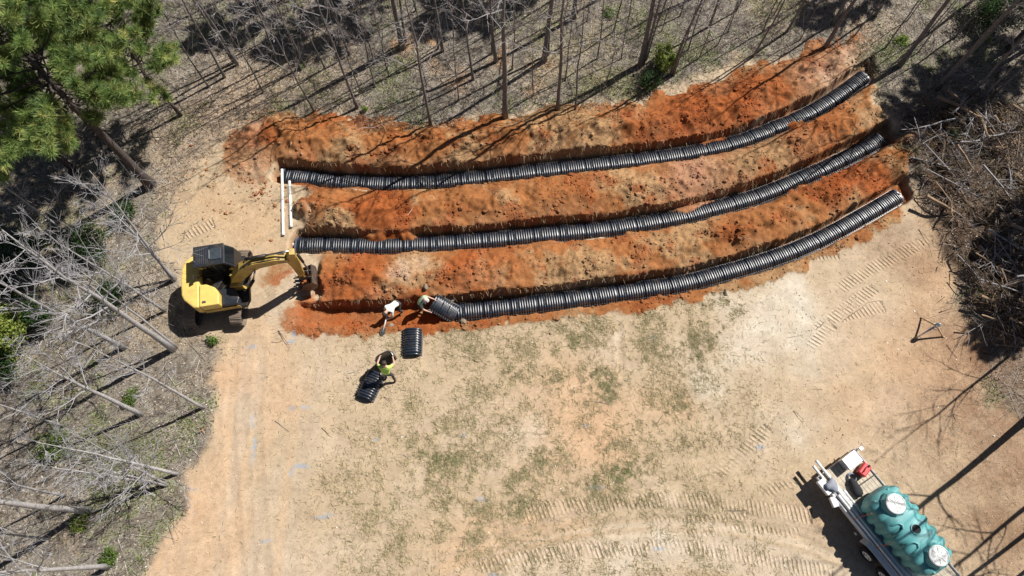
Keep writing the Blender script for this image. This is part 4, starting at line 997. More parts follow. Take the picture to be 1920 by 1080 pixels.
# ------------------------------------------------------------------ bare trees
def rvec(R): return Vector((R.uniform(-1, 1), R.uniform(-1, 1), R.uniform(-1, 1)))
def wander(R, p, d, L, n, bend, up=.0):
    pts = [Vector(p)]; d = d.normalized()
    for i in range(n):
        d = (d+rvec(R)*bend+Vector((0, 0, up))).normalized(); pts.append(pts[-1]+d*(L/n))
    return pts
def bare_tree_meshes(seed, h, r, lean=(0, 0), cs=.45, limbs=14, L=2.6, twigs=4, sub=5, crook=.05, forks=1, pale=False, fine=True, upsweep=.35):
    R = random.Random(seed); tm = MB(); cm = MB()
    def trunk(base, lean, h, r):
        n = 11; pts = []; off = Vector((0, 0, 0))
        for i in range(n+1):
            t = i/n; off = off+Vector((R.uniform(-1, 1), R.uniform(-1, 1), 0))*crook*h/n*2
            pts.append(base+Vector((lean[0]*t, lean[1]*t, h*t))+off*(t**.5))
        rad = [r*(1.35 if i == 0 else 1)*(1-.88*(i/n)**1.1) for i in range(n+1)]
        pts[0].z -= .15
        return pts, rad
    stems = []
    base = Vector((0, 0, 0))
    for f in range(forks):
        ln = lean if f == 0 else (lean[0]+R.uniform(-.22, .22)*h, lean[1]+R.uniform(-.22, .22)*h)
        pts, rad = trunk(base+Vector((R.uniform(-.1, .1), R.uniform(-.1, .1), 0))*(f > 0), ln, h*(1 if f == 0 else R.uniform(.7, .95)), r*(1 if f == 0 else .75))
        tm.tube(pts, rad, 9); stems.append((pts, rad))
    for pts, rad in stems:
        n = len(pts)-1; az = R.uniform(0, 6.28)
        for k in range(limbs):
            t = cs+(1-cs)*(k+R.random()*.8)/limbs; t = min(.99, t)
            fi = t*n; i = min(n-1, int(fi)); p = pts[i].lerp(pts[i+1], fi-i); rr = rad[i]*.42
            az += 2.4+R.uniform(-.5, .5); el = R.uniform(.45, .95)
            d = Vector((math.cos(az)*math.cos(el), math.sin(az)*math.cos(el), math.sin(el)))
            ll = L*(1-.62*(t-cs)/(1-cs+1e-6))*R.uniform(.6, 1.2)
            lp = wander(R, p, d, ll, 6, .16, .06*upsweep); rl = max(.010, min(rr, .011*ll+.008))
            cm.tube(lp, [rl*(1-.75*q/6) for q in range(7)], 5, cap=False)
            for s in range(sub):
                q = R.uniform(.25, 1.0)*6; j = min(5, int(q)); bp = lp[j].lerp(lp[j+1], q-j)
                bd = ((lp[j+1]-lp[j]).normalized()+rvec(R)*.75+Vector((0, 0, .15))).normalized(); bl_ = ll*R.uniform(.22, .5)
                bpn = wander(R, bp, bd, bl_, 4, .2, .03); cm.tube(bpn, [rl*.5, rl*.42, rl*.34, rl*.26, rl*.16], 3, cap=False)
                for w in range(twigs):
                    q2 = R.uniform(.2, 1)*4; j2 = min(3, int(q2)); tp_ = bpn[j2].lerp(bpn[j2+1], q2-j2)
                    td = ((bpn[j2+1]-bpn[j2]).normalized()+rvec(R)*.8).normalized()
                    tw = wander(R, tp_, td, bl_*R.uniform(.3, .65), 2, .25); cm.tube(tw, [max(.0055, rl*.24), .0055, .004], 3, cap=False)
    return tm, cm
def put_tree(u, v, label, meshes, group, rz=0, sc=1.0, name='bare_tree', xy=None):
    b = np.array(xy) if xy is not None else P(u, v)
    t = empty(name, (b[0], b[1], gz(b)), (0, 0, rz), label, 'tree', group); t.scale = (sc, sc, sc)
    link('trunk', meshes[0], t); link('crown', meshes[1], t); return t
def tree_meshes(pale, dark_twigs=False, **k):
    a, b = bare_tree_meshes(**k)
    return a.mesh('bare_trunk', M_bark_pale if pale else M_bark, True), b.mesh('bare_crown', M_twig if not dark_twigs else M_twig_dark, False)
GL = 'bare trees on the left edge'
LEFT = [  # u, v, height, radius, lean, crown start, limbs, limb length, forks, label
    (325, 655, 11.0, .13, (.1, .2), .36, 22, 2.5, 1, 'thick pale bare trunk rooted just below the excavator tracks, longest on the left'),
    (331, 652, 8.0, .06, (-.5, 1.0), .45, 12, 1.8, 1, 'thin bare stem sharing its foot with the longest pale trunk'),
    (233, 652, 9.5, .105, (-.2, .0), .28, 20, 2.3, 1, 'pale bare tree left of the longest trunk, base in green undergrowth'),
    (310, 584, 8.2, .065, (-.6, .4), .30, 16, 2.0, 1, 'slim bare tree rooted left of the excavator counterweight'),
    (327, 527, 7.6, .085, (.3, 1.2), .30, 13, 2.6, 2, 'forked bare tree with its base beside the excavator cab'),
    (265, 778, 7.0, .10, (-.6, .6), .45, 16, 2.2, 1, 'stout short bare trunk ending below the green sprouts, mid left'),
    (382, 765, 8.0, .07, (-.8, .6), .42, 16, 2.0, 1, 'slender bare tree at the very edge of the sandy clearing'),
    (334, 889, 5.6, .07, (-2.3, .5), .22, 18, 1.9, 1, 'bare tree with curved foot leaning over the undergrowth, lower left'),
    (311, 908, 5.4, .065, (-2.0, .2), .15, 16, 1.8, 3, 'many-stemmed bare sapling below the tree with the curved foot'),
    (163, 957, 10.0, .14, (.2, -.2), .5, 16, 2.5, 1, 'thick pale cut-looking trunk pointing left, second from the bottom left corner'),
    (122, 930, 6.5, .055, (-.2, .5), .4, 14, 1.7, 1, 'thin bare stem just above the thick trunk at lower left'),
    (203, 1062, 9.0, .10, (.0, .0), .4, 18, 2.3, 1, 'pale bare trunk lowest in the bottom left corner'),
    (120, 800, 6.5, .05, (-.4, .3), .25, 16, 1.9, 1, 'thin twiggy bare tree among shrubs at the left, halfway down the lower half'),
    (130, 440, 6.0, .06, (-.3, .3), .25, 16, 2.1, 1, 'bare tree standing in the dark shadow of the big pine'),
    (90, 1010, 5.0, .05, (-.3, .3), .2, 14, 1.8, 1, 'small twiggy bare tree between the two lowest left trunks')]
for k, (u, v, h, r, ln, cs, lb_, L, fk, lb) in enumerate(LEFT):
    put_tree(u, v, lb, tree_meshes(True, seed=100+k, h=h, r=r, lean=ln, cs=cs, limbs=lb_, L=L, forks=fk, sub=6, twigs=4, crook=.035), GL)
# woods above the upper bank
VAR = [tree_meshes(False, True, seed=300+k, h=h, r=r, lean=ln, cs=cs, limbs=lm, L=L, sub=5, twigs=3, crook=ck) for k, (h, r, ln, cs, lm, L, ck) in enumerate((
    (13, .135, (.1, .1), .42, 20, 2.9, .02), (13, .12, (-.2, .2), .44, 19, 2.9, .03), (10, .075, (.3, .0), .34, 18, 2.2, .045), (10, .07, (-.4, .3), .32, 18, 2.1, .05), (8, .045, (.2, .4), .28, 15, 1.6, .05), (7, .038, (-.3, .2), .25, 15, 1.4, .06), (12, .10, (.9, .4), .4, 18, 2.6, .05)))]
ORD40 = ['thirty-third', 'thirty-fourth', 'thirty-fifth', 'thirty-sixth', 'thirty-seventh', 'thirty-eighth', 'thirty-ninth', 'fortieth', 'forty-first', 'forty-second']
GT = 'bare trees in the woods behind the trenches'
TOP = [  # u, v, variant, scale, label
    (947, 221, 0, 1.0, 'straight grey trunk standing at the upper bank edge, above the middle of the row'),
    (808, 239, 2, 1.0, 'slim bent trunk touching the upper bank left of the straight grey trunk'),
    (1045, 209, 2, 1.2, 'grey trunk at the upper bank, first to the right of the straight one'),
    (1078, 209, 4, 1.1, 'thin leaning stem at the upper bank, second right of the straight trunk'),
    (1020, 115, 1, 1.0, 'dark trunk with a second stem, up behind the straight grey trunk'),
    (1027, 104, 3, 1.0, 'thinner stem pressed against the dark trunk behind the straight one'),
    (930, 116, 6, .9, 'dark trunk standing just left and behind the straight grey trunk'),
    (922, 100, 4, 1.1, 'thin stem left beside the trunk behind the straight grey one'),
    (887, 150, 3, .9, 'slender bare tree between the bent trunk and the straight trunk'),
    (830, 97, 2, 1.0, 'dark slim trunk by a patch of bare orange soil'),
    (821, 92, 4, 1.1, 'thin twin stem left of the slim trunk by orange soil'),
    (755, 90, 0, 1.0, 'thick dark trunk with orange soil at its foot, upper middle left'),
    (760, 78, 3, 1.0, 'thinner trunk just right of the thick one with orange soil'),
    (1200, 124, 1, 1.05, 'thick dark trunk left of the green pine sapling'),
    (1206, 120, 3, 1.1, 'slim trunk beside the thick one left of the green sapling'),
    (1212, 112, 5, 1.2, 'thin leaning stem directly behind the green sapling'),
    (1258, 139, 2, 1.0, 'slim dark trunk right of the green sapling'),
    (1263, 142, 4, 1.0, 'thin stem right of the green sapling, nearest the bank'),
    (1075, 35, 0, .9, 'dark trunk near the top edge, behind the leaning thin stem'),
    (1120, 110, 5, 1.1, 'thin pale stem in the dry grass patch'),
    (1150, 60, 4, 1.0, 'thin stem high up behind the dry grass patch'),
    (670, 203, 3, 1.0, 'leaning slim trunk beside the bright green sprout at the bank'),
    (590, 210, 4, 1.1, 'thin leaning stem at the left end of the upper bank'),
    (703, 163, 5, 1.1, 'thin stem behind the bright green sprout'),
    (678, 175, 5, .9, 'thinnest stem left behind the bright green sprout'),
    (655, 103, 4, 1.2, 'slim stem beside a dark pine shadow, upper left of middle'),
    (563, 128, 4, 1.1, 'slim twin stems beside the pine shadow, left one'),
    (571, 124, 5, 1.2, 'slim twin stems beside the pine shadow, right one'),
    (520, 114, 3, .9, 'slim grey trunk between the pine and the pine shadow'),
    (515, 70, 5, 1.2, 'thin stem high up between the pine and the pine shadow'),
    (493, 172, 5, 1.1, 'thin leaning stem on the open brown slope right of the pine'),
    (445, 121, 2, 1.0, 'dark leaning trunk near the pine, upper of the close pair'),
    (439, 117, 3, 1.0, 'slim trunk left in the close pair near the pine'),
    (421, 145, 3, .9, 'slim leaning trunk just below the close pair near the pine'),
    (392, 164, 5, 1.1, 'thin leaning stem at the right edge of the pine crown'),
    (640, 60, 3, 1.0, 'slim trunk at the top by the pine shadow'),
    (715, 40, 4, 1.1, 'thin stem at the top left of the thick dark trunk'),
    (875, 30, 3, 1.0, 'slim trunk at the very top, in the second pine shadow'),
    (980, 25, 5, 1.2, 'thin stem at the very top above the straight trunk'),
    (1290, 95, 5, 1.1, 'thin leaning stem above the orange bank, right of the sapling pair'),
    (1330, 50, 3, .9, 'slim leaning trunk at the top, above the bank bulge'),
    (1412, 106, 4, 1.1, 'thin stem at the upper bank edge, before the curved tree'),
    (1545, 92, 6, 1.0, 'curved bare tree standing at the right end of the upper bank'),
    (1475, 60, 3, .9, 'slim trunk behind the right end of the upper bank'),
    (1560, 45, 2, .9, 'slim trunk at the top behind the curved tree'),
    (1686, 124, 1, 1.0, 'smooth dark trunk rising beyond the right end of the upper row'),
    (1757, 166, 0, .95, 'thick dark trunk behind the brush pile, right of the smooth one'),
    (1808, 192, 3, 1.0, 'slim leaning trunk at the upper edge of the brush pile, left one'),
    (1826, 200, 4, 1.1, 'slim leaning trunk at the upper edge of the brush pile, middle one'),
    (1850, 190, 3, .9, 'slim leaning trunk at the upper edge of the brush pile, right one'),
    (1640, 30, 2, .9, 'slim trunk at the top between the two dark right-hand trunks'),
    (1790, 70, 4, 1.1, 'thin stem before the dark evergreen shrub at the top right'),
    (1380, 20, 4, 1.0, 'thin stem at the top edge above the middle of the upper bank'),
    (780, 20, 5, 1.2, 'thin stem at the very top right of the thick dark trunk')]
for k, (u, v, vr, sc, lb) in enumerate(TOP):
    put_tree(u, v, lb, VAR[vr], GT, rz=(k*2.399) % 6.283, sc=sc)
SAP = sorted([(460, 40), (480, 90), (540, 20), (600, 60), (610, 130), (620, 20), (690, 70), (700, 110), (725, 130), (790, 60), (800, 160), (850, 70), (860, 190), (905, 60), (960, 130), (965, 60), (1000, 180), (1050, 90), (1060, 150), (1100, 40), (1135, 160), (1165, 110), (1180, 30), (1240, 60), (1275, 30), (1310, 110), (1345, 85), (1365, 60), (1430, 60), (1450, 30), (1500, 75), (1520, 30), (1600, 70), (1610, 20), (1660, 90), (1700, 40), (1720, 100), (1740, 60), (1790, 130), (1830, 110), (1870, 140), (1890, 100)])
for k, (u, v) in enumerate(SAP):
    put_tree(u, v, f'spindly bare sapling in the woods along the top, {(ORD+ORD40)[k]} from the left', VAR[4+k % 2], 'spindly saplings in the top woods', rz=(k*2.1) % 6.28, sc=.6+.35*((k*37) % 10)/10)
# neighbours beyond the frame whose shadows fall into it
for k, (u, v, vr, sc, lb) in enumerate((
    (1938, 776, 0, 1.15, 'bare tree beyond the right edge whose long trunk shadow points at the trailer'), (1935, 632, 3, 1.0, 'bare tree beyond the right edge casting the forked shadow above the trailer'), (1985, 940, 6, 1.0, 'bare tree beyond the right edge level with the tank'), (2040, 860, 1, 1.0, 'bare tree further beyond the right edge'), (1975, 1030, 3, 1.1, 'bare tree beyond the lower right corner'))):
    put_tree(u, v, lb, VAR[vr], 'bare trees beyond the right edge', rz=k*1.7, sc=sc)
for k, (u, v) in enumerate(((560, -70), (700, -60), (980, -80), (1120, -50), (1250, -70), (1400, -60), (1500, -110), (1600, -60), (1680, -90), (1850, -20), (1930, 90), (1980, 200), (430, -60), (330, -60))):
    put_tree(u, v, 'bare tree just beyond the top edge of the view', VAR[(0, 6, 1, 2)[k % 4]], 'bare trees beyond the top edge', rz=k*1.9, sc=1.0)

# ------------------------------------------------------------------ pines
def pine_meshes(seed, h, r, cs, L, lean=(0, 0), whorls=20, per=5, tufts=18, needles=20, nl=.26, top_green=1.0):
    R = random.Random(seed); g = np.random.default_rng(seed); tm = MB(); n = 12
    pts = [Vector((lean[0]*i/n+.06*math.sin(i*.9+seed), lean[1]*i/n+.06*math.cos(i*.7), h*i/n)) for i in range(n+1)]; pts[0].z -= .2
    rad = [r*(1.4 if i == 0 else 1)*(1-.9*(i/n)) for i in range(n+1)]
    tm.tube(pts, rad, 12)
    lm = MB(); TP = []; TD = []
    for q in range(9):      # dead limbs below the crown
        t = cs*R.uniform(.45, 1.05); fi = t*n; i = min(n-1, int(fi)); a = R.uniform(0, 6.28); e = R.uniform(.9, 2.4)
        lp = wander(R, pts[i].lerp(pts[i+1], fi-i), Vector((math.cos(a), math.sin(a), .15)), e, 5, .2); lm.tube(lp, [.028, .022, .017, .012, .008, .005], 5, cap=False)
        for s in range(5): j = R.randint(2, 4); lm.tube(wander(R, lp[j], (lp[j+1]-lp[j]).normalized()+rvec(R)*.8, e*.35, 3, .25), [.010, .008, .006, .004], 3, cap=False)
    for w in range(whorls):
        t = cs+(1-cs)*(w+.3)/whorls; fi = t*n; i = min(n-1, int(fi)); p0 = pts[i].lerp(pts[i+1], fi-i)
        f = (t-cs)/(1-cs); ll0 = L*(.55+.45*min(1, f*3.2))*(1-f**1.8*.82)
        for q in range(per):
            if R.random() < .12: continue
            az = 6.283*q/per+R.uniform(-.5, .5)+w*1.1; el = -.12+.75*f+R.uniform(-.15, .2)
            d = Vector((math.cos(az)*math.cos(el), math.sin(az)*math.cos(el), math.sin(el))); ll = ll0*R.uniform(.65, 1.15)
            lp = wander(R, p0, d, ll, 6, .13, .045); rl = .012+.010*ll
            lm.tube(lp, [rl*(1-.8*k/6) for k in range(7)], 5, cap=False)
            ends = []
            for s in range(max(3, int(tufts*.42*ll/L)+2)):
                q2 = R.uniform(.38, 1)*6; j = min(5, int(q2)); bp = lp[j].lerp(lp[j+1], q2-j)
                bd = ((lp[j+1]-lp[j]).normalized()+rvec(R)*.7+Vector((0, 0, .2))).normalized(); bl_ = R.uniform(.2, .62)*(.5+.5*ll/L)
                e = bp+bd*bl_; lm.tube([bp, e], [.011, .006], 3, cap=False)
                for m in range(3): ends.append((bp.lerp(e, 1-.33*m*R.uniform(.7, 1.2)), (bd+rvec(R)*.45+Vector((0, 0, .25))).normalized()))
            ends.append((lp[-1], (lp[-1]-lp[-2]).normalized()))
            for e, d_ in ends: TP.append(e[:]); TD.append(d_[:])
    TP = np.array(TP); TD = np.array(TD); m = len(TP)
    base_ = np.repeat(TP, needles, 0); dirs = np.repeat(TD, needles, 0)*.75+g.normal(0, .55, (m*needles, 3)); dirs /= np.linalg.norm(dirs, axis=1)[:, None]
    ln = g.uniform(.6, 1.1, (m*needles, 1))*nl; sd = np.cross(dirs, g.normal(0, 1, (m*needles, 3))); sd /= np.linalg.norm(sd, axis=1)[:, None]
    wv = sd*.008; k = len(base_)
    V_ = np.stack([base_-wv, base_+wv, base_+dirs*ln+wv*.5, base_+dirs*ln-wv*.5], 1).reshape(-1, 3)
    tc_ = np.array([(.19, .285, .085), (.27, .365, .11), (.37, .43, .14), (.11, .185, .07), (.56, .54, .19)])[g.choice(5, m, p=[.32, .3, .16, .14, .08])]*g.uniform(.8, 1.2, (m, 1))
    cc = np.repeat(tc_, needles*4, 0)
    nm = np_mesh('pine_needles', V_, np.arange(4*k).reshape(k, 4), M_needle, cc)
    return tm.mesh('pine_trunk', M_pinebark, True), lm.mesh('pine_limbs', M_pinebark), nm
def put_pine(xy, meshes, label, group='pines', rz=0, sc=1., name='pine_tree'):
    t = empty(name, (xy[0], xy[1], gz(xy)), (0, 0, rz), label, 'tree', group); t.scale = (sc,)*3
    link('trunk', meshes[0], t); link('limbs', meshes[1], t); link('needle_crown', meshes[2], t); return t
PN1 = pine_meshes(11, 12.6, .22, .47, 4.2, (-.2, .3), 18, 7, 56, 32, .32)
put_pine(P(285, 350), PN1, 'big green pine with a thick dark trunk at the upper left')
PN2 = pine_meshes(12, 10.5, .15, .42, 2.6, (-.3, .4), 15, 6, 30, 28, .32)
put_pine(P(142, 325), PN2, 'smaller pine with a grey trunk left of the big pine')
PN4 = pine_meshes(14, 8.5, .09, .40, 2.7, (-.1, .1), 13, 6, 26, 28, .30)
put_pine(P(337, 219), PN4, 'slim pine with sparse crown right behind the big pine')
put_pine(P(215, 165), PN1, 'green pine in the top left corner, behind the big one', rz=2.1, sc=.72)
put_pine(P(20, 250), PN2, 'pine at the left edge below the corner pine', rz=1.0, sc=1.0)
SHW = ['left of the thick dark trunk', 'at the top middle', 'at the right end of the upper row', 'over the upper brush pile', 'over the lower brush pile', 'behind the curved bare tree', 'beside the top left pines', 'below the brush pile']
sh = np.array((math.cos(SUN_AZ), math.sin(SUN_AZ)))/math.tan(SUN_EL)
for k, (u, v, sc) in enumerate(((575, 75, .95), (880, 15, 1.0), (1730, 195, .9), (1800, 160, 1.0), (1870, 480, .8), (1570, 20, .8), (420, 55, .7), (1890, 600, .75))):
    xy = P(u, v)+sh*8.0*sc
    put_pine(xy, PN2, f'unseen pine beyond the frame, its shadow falling {SHW[k]}', 'pines beyond the view', rz=k*1.3, sc=sc)
# low evergreens
def shrub_meshes(seed, h, w, n, pal, leaf=.10, stems=7):
    R = random.Random(seed); g = np.random.default_rng(seed); sm = MB()
    for k in range(stems):
        a = R.uniform(0, 6.28); d = Vector((math.cos(a)*.5, math.sin(a)*.5, 1)); sm.tube(wander(R, (0, 0, -.05), d, h*R.uniform(.6, 1), 5, .2), [.03, .025, .02, .016, .012, .006], 5, cap=False)
    cl_ = g.normal(0, 1, (26, 3)); cl_ /= np.linalg.norm(cl_, axis=1)[:, None]; cl_ = cl_*g.uniform(.3, .85, (26, 1))*np.array((w/2, w/2, h/2))+np.array((0, 0, h*.55))
    p = cl_[g.choice(26, n)]+g.normal(0, 1, (n, 3))*np.array((w, w, h))*.075
    p[:, 2] = np.maximum(p[:, 2], .05)
    d = g.normal(0, 1, (n, 3)); d /= np.linalg.norm(d, axis=1)[:, None]; s = np.cross(d, g.normal(0, 1, (n, 3))); s /= np.linalg.norm(s, axis=1)[:, None]
    L_ = g.uniform(.6, 1.2, (n, 1))*leaf
    V_ = np.stack([p-d*L_*.5, p+s*L_*.22, p+d*L_*.5, p-s*L_*.22], 1).reshape(-1, 3)
    cc = np.repeat(np.array(pal)[g.choice(len(pal), n)]*g.uniform(.75, 1.25, (n, 1)), 4, 0)
    return sm.mesh('shrub_stems', M_twig_dark), np_mesh('shrub_leaves', V_, np.arange(4*n).reshape(n, 4), M_needle, cc)
GRN = [(.15, .24, .06), (.20, .27, .05), (.09, .16, .035)]; YG = [(.24, .30, .06), (.18, .26, .05), (.30, .32, .08)]; DK = [(.035, .075, .025), (.05, .10, .03), (.07, .12, .035)]; LIME = [(.32, .46, .06), (.26, .40, .06)]
SH = [(45, 640, 3.2, 2.4, 9000, YG, .16, 'yellow-green cedar at the left edge'), (95, 600, 2.0, 1.6, 4000, DK, .12, 'dark green shrub right of the yellow-green cedar'), (1240, 128, 1.7, 1.3, 2600, YG, .13, 'olive green pine sapling behind the upper bank'), (1858, 38, 2.2, 3.2, 7000, DK, .13, 'dark evergreen shrub in the top right corner'), (685, 209, .35, .35, 260, LIME, .09, 'bright green sprout beside the upper bank'), (566, 128, .4, .4, 260, GRN, .09, 'small green sprout at the foot of the twin stems'), (402, 640, .35, .7, 500, GRN, .09, 'low green tuft below the excavator'),
      (1215, 165, .8, 1.6, 1800, DK, .10, 'dark low brush at the bank left of the sapling'), (1775, 265, .5, .8, 700, DK, .1, 'mossy green clump lying in the brush pile'), (1140, 28, .3, 1.0, 600, GRN, .09, 'small green patch of leaves at the top right of the dark trunk'), (1690, 80, .3, .8, 500, LIME, .09, 'bright green seedling patch left of the smooth dark trunk'), (1850, 75, .3, .4, 300, LIME, .09, 'lime seedling below the dark evergreen shrub'), (210, 1045, .5, .9, 700, GRN, .1, 'green weeds at the foot of the lowest left trunk'), (155, 975, .4, 1.0, 700, YG, .1, 'yellowish weeds at the foot of the thick lower left trunk'), (250, 745, .4, 1.0, 800, GRN, .1, 'green sprouts beside the stout short trunk'), (30, 560, 1.5, 1.5, 2600, DK, .12, 'dark bush above the yellow-green cedar'), (185, 468, 1.6, 2.2, 3600, DK, .11, 'dark low bush in the shade below the big pine'), (60, 478, 1.8, 2.4, 3600, DK, .12, 'dark bush under white twigs at the left edge, below the pines'), (215, 560, 1.0, 2.0, 2600, DK, .11, 'dark low bush between the bare trunks left of the excavator'), (20, 705, 1.6, 2.0, 3000, DK, .12, 'dark bush at the left edge below the yellow-green cedar'), (240, 405, .9, 1.6, 1800, DK, .11, 'small dark bush left of the foot of the big pine'), (110, 840, .8, 1.8, 1800, GRN, .1, 'low green bush among twigs at the lower left')]
for k, (u, v, h, w, n, pal, lf, lb) in enumerate(SH):
    ms = shrub_meshes(500+k, h, w, n, pal, lf); xy = P(u, v)
    t = empty('shrub', (xy[0], xy[1], gz(xy)), (0, 0, 0), lb, 'shrub', 'evergreen shrubs and sprouts'); link('stems', ms[0], t); link('foliage', ms[1], t)

# ------------------------------------------------------------------ brush pile
bp_c = P(1810, 400)
bp = empty('brush_pile', (bp_c[0], bp_c[1], gz(bp_c)), (0, 0, 0), 'large tangled pile of cut branches and dark soil at the right edge', 'brush pile')
Rb = random.Random(90)
def branch_mesh(seed, L, r, m, side):
    R = random.Random(seed); b = MB(); p = wander(R, (-L/2, 0, 0), Vector((1, 0, 0)), L, 7, .13)
    b.tube(p, [r*(1-.7*i/7) for i in range(8)], 6)
    for s in range(side):
        q = R.uniform(.25, .95)*7; j = min(6, int(q)); bp_ = p[j].lerp(p[j+1], q-j)
        w = wander(R, bp_, Vector((1, R.choice((-1, 1))*R.uniform(.4, 1.2), R.uniform(-.3, .6))), L*R.uniform(.15, .4), 4, .2)
        b.tube(w, [r*.4, r*.32, r*.25, r*.18, r*.1], 4, cap=False)
    return b.mesh('branch', m)
M_brown = mat('brown_brush', (.10, .068, .045), .9, 0, .35, 5)
M_tanbr = mat('tan_brush', (.33, .23, .145), .9, 0, .3, 5)
M_grbr = mat('grey_brush', (.36, .34, .335), .9, 0, .3, 5)
BM = [branch_mesh(700+k, *a) for k, a in enumerate(((2.2, .035, M_grbr, 6), (1.6, .03, M_tanbr, 4), (2.6, .05, M_brown, 5), (1.2, .022, M_grbr, 3), (1.5, .07, M_tanbr, 0), (1.9, .028, M_brown, 7), (2.4, .022, M_grbr, 9)))]
brs = scatter(200, lambda x, y: Gat(brush, x, y)**2*np.clip(.6+1.2*Gat(n_a, x, y), .15, 1), (13, 7), (27, 27))
for k, (x, y) in enumerate(brs):
    z = float(Hat(x, y))+Rb.uniform(.05, .75)
    o = link('branch', BM[Rb.choice((0, 0, 1, 1, 2, 3, 4, 4, 5, 5, 6))], bp, (x-bp_c[0], y-bp_c[1], z-gz(bp_c)), (Rb.uniform(-.5, .5), Rb.uniform(-.35, .35), Rb.gauss(-.7, .9)))
    s = Rb.uniform(.5, 1.5); o.scale = (s, s, s)
n = 3000; p = scatter(n, lambda x, y: Gat(brush, x, y)*.8+.25*np.exp(-np.maximum(0, -Gat(sd_br, x, y))/.7)*(1-Gat(dug, x, y)), (13, 4), (27.5, 27)); z = Hat(p[:, 0], p[:, 1])+.02+rng.uniform(0, .6, len(p))*Gat(brush, p[:, 0], p[:, 1])
yaw = rng.normal(-.6, 1.0, len(p)); L = rng.uniform(.15, .75, len(p)); el = rng.normal(0, .3, len(p))
dv = np.stack([np.cos(yaw)*np.cos(el), np.sin(yaw)*np.cos(el), np.sin(el)], 1)*L[:, None]
p0 = np.column_stack([p, z])
sm = stick_prisms(p0-np.array((bp_c[0], bp_c[1], gz(bp_c))), p0+dv-np.array((bp_c[0], bp_c[1], gz(bp_c))), rng.uniform(.006, .02, len(p)), rng.uniform(.004, .01, len(p)), palette(len(p), [(.10, .065, .042), (.19, .13, .08), (.24, .215, .20), (.05, .032, .022), (.36, .28, .19)], [.3, .22, .13, .25, .1]), M_litter, 'brush_twigs')
tag(link('brush_twigs', sm, bp), kind='stuff')

# ------------------------------------------------------------------ single sticks, stakes and roots on the ground
SB = [branch_mesh(800+k, L, r, m, s) for k, (L, r, m, s) in enumerate(((1.0, .022, M_tanbr, 0), (1.0, .018, M_brown, 2), (1.0, .026, M_wood, 0), (1.0, .015, M_grbr, 3)))]
ST = [((522, 620), (548, 650), 1, 'dark curved stick on the sand below the excavator'), ((621, 943), (636, 985), 0, 'straight tan stick on the sand at the lower left'), ((604, 802), (626, 820), 2, 'pale stick lying on the sand, left of the grass'), ((716, 232), (727, 258), 2, 'pale wooden stake leaning at the upper bank'), ((745, 187), (767, 240), 3, 'long thin pole leaning against the upper bank'), ((757, 852), (775, 868), 3, 'short pale stick in the dry grass, left part of the clearing'), ((670, 745), (684, 768), 3, 'thin pale twig below the shaded chamber'), ((720, 744), (738, 752), 1, 'brown twig right of the shaded chamber'), ((1488, 770), (1510, 790), 1, 'dark stick on the pale sand right of the middle'), ((1722, 430), (1738, 450), 2, 'cut stick lying between the lower row and the brush pile'), ((1762, 585), (1815, 572), 0, 'tan branch lying at the lower edge of the brush pile'), ((1775, 440), (1800, 424), 0, 'pale stick at the left edge of the brush pile'), ((1690, 270), (1710, 292), 2, 'straight stick standing out at the upper left of the brush pile'), ((1860, 720), (1888, 755), 3, 'grey twig on brown soil below the brush pile'), ((1790, 810), (1812, 796), 3, 'curved pale twig on soil near the long trunk shadow'), ((1820, 560), (1870, 595), 3, 'long grey branch jutting from the lower brush pile'), ((1170, 712), (1192, 722), 3, 'dark twig in the grass right of the middle'), ((1860, 545), (1835, 585), 2, 'split pale stick at the lower brush pile'), ((1256, 837), (1240, 835), 3, 'small pale twig at the right of the green patch'), ((1415, 1005), (1420, 1022), 1, 'tiny forked twig on the wheel tracks'), ((655, 700), (700, 690), 3, 'faint twig on the sand left of the hi-vis worker'), ((302, 425), (318, 500), 3, 'thin grey sapling stem lying left of the excavator cab')]
for (a, b, m, lb) in ST:
    pa, pb = P(*a), P(*b); mid = (pa+pb)/2; L = np.linalg.norm(pb-pa)
    o = link('stick', SB[m], None, (mid[0], mid[1], max(gz(mid), (gz(pa)+gz(pb))/2)+.03), (0, 0, math.atan2(pb[1]-pa[1], pb[0]-pa[0]))); o.scale = (L, max(.7, min(L, 1.1)), max(.7, min(L, 1.1)))
    tag(o, lb, 'stick', 'sticks lying about')
# torn root stub at the clearing edge
c = P(382, 806); rt = MB(); Rr = random.Random(5)
for k in range(9):
    a = Rr.uniform(0, 6.28); rt.tube(wander(Rr, (0, 0, .02), Vector((math.cos(a), math.sin(a), Rr.uniform(.0, .7))), Rr.uniform(.15, .4), 4, .3), [.035, .03, .022, .015, .008], 6)
tag(rt.build('root_stub', M_tanbr, None, (c[0], c[1], gz(c))), 'torn orange root stub at the left edge of the clearing', 'root')
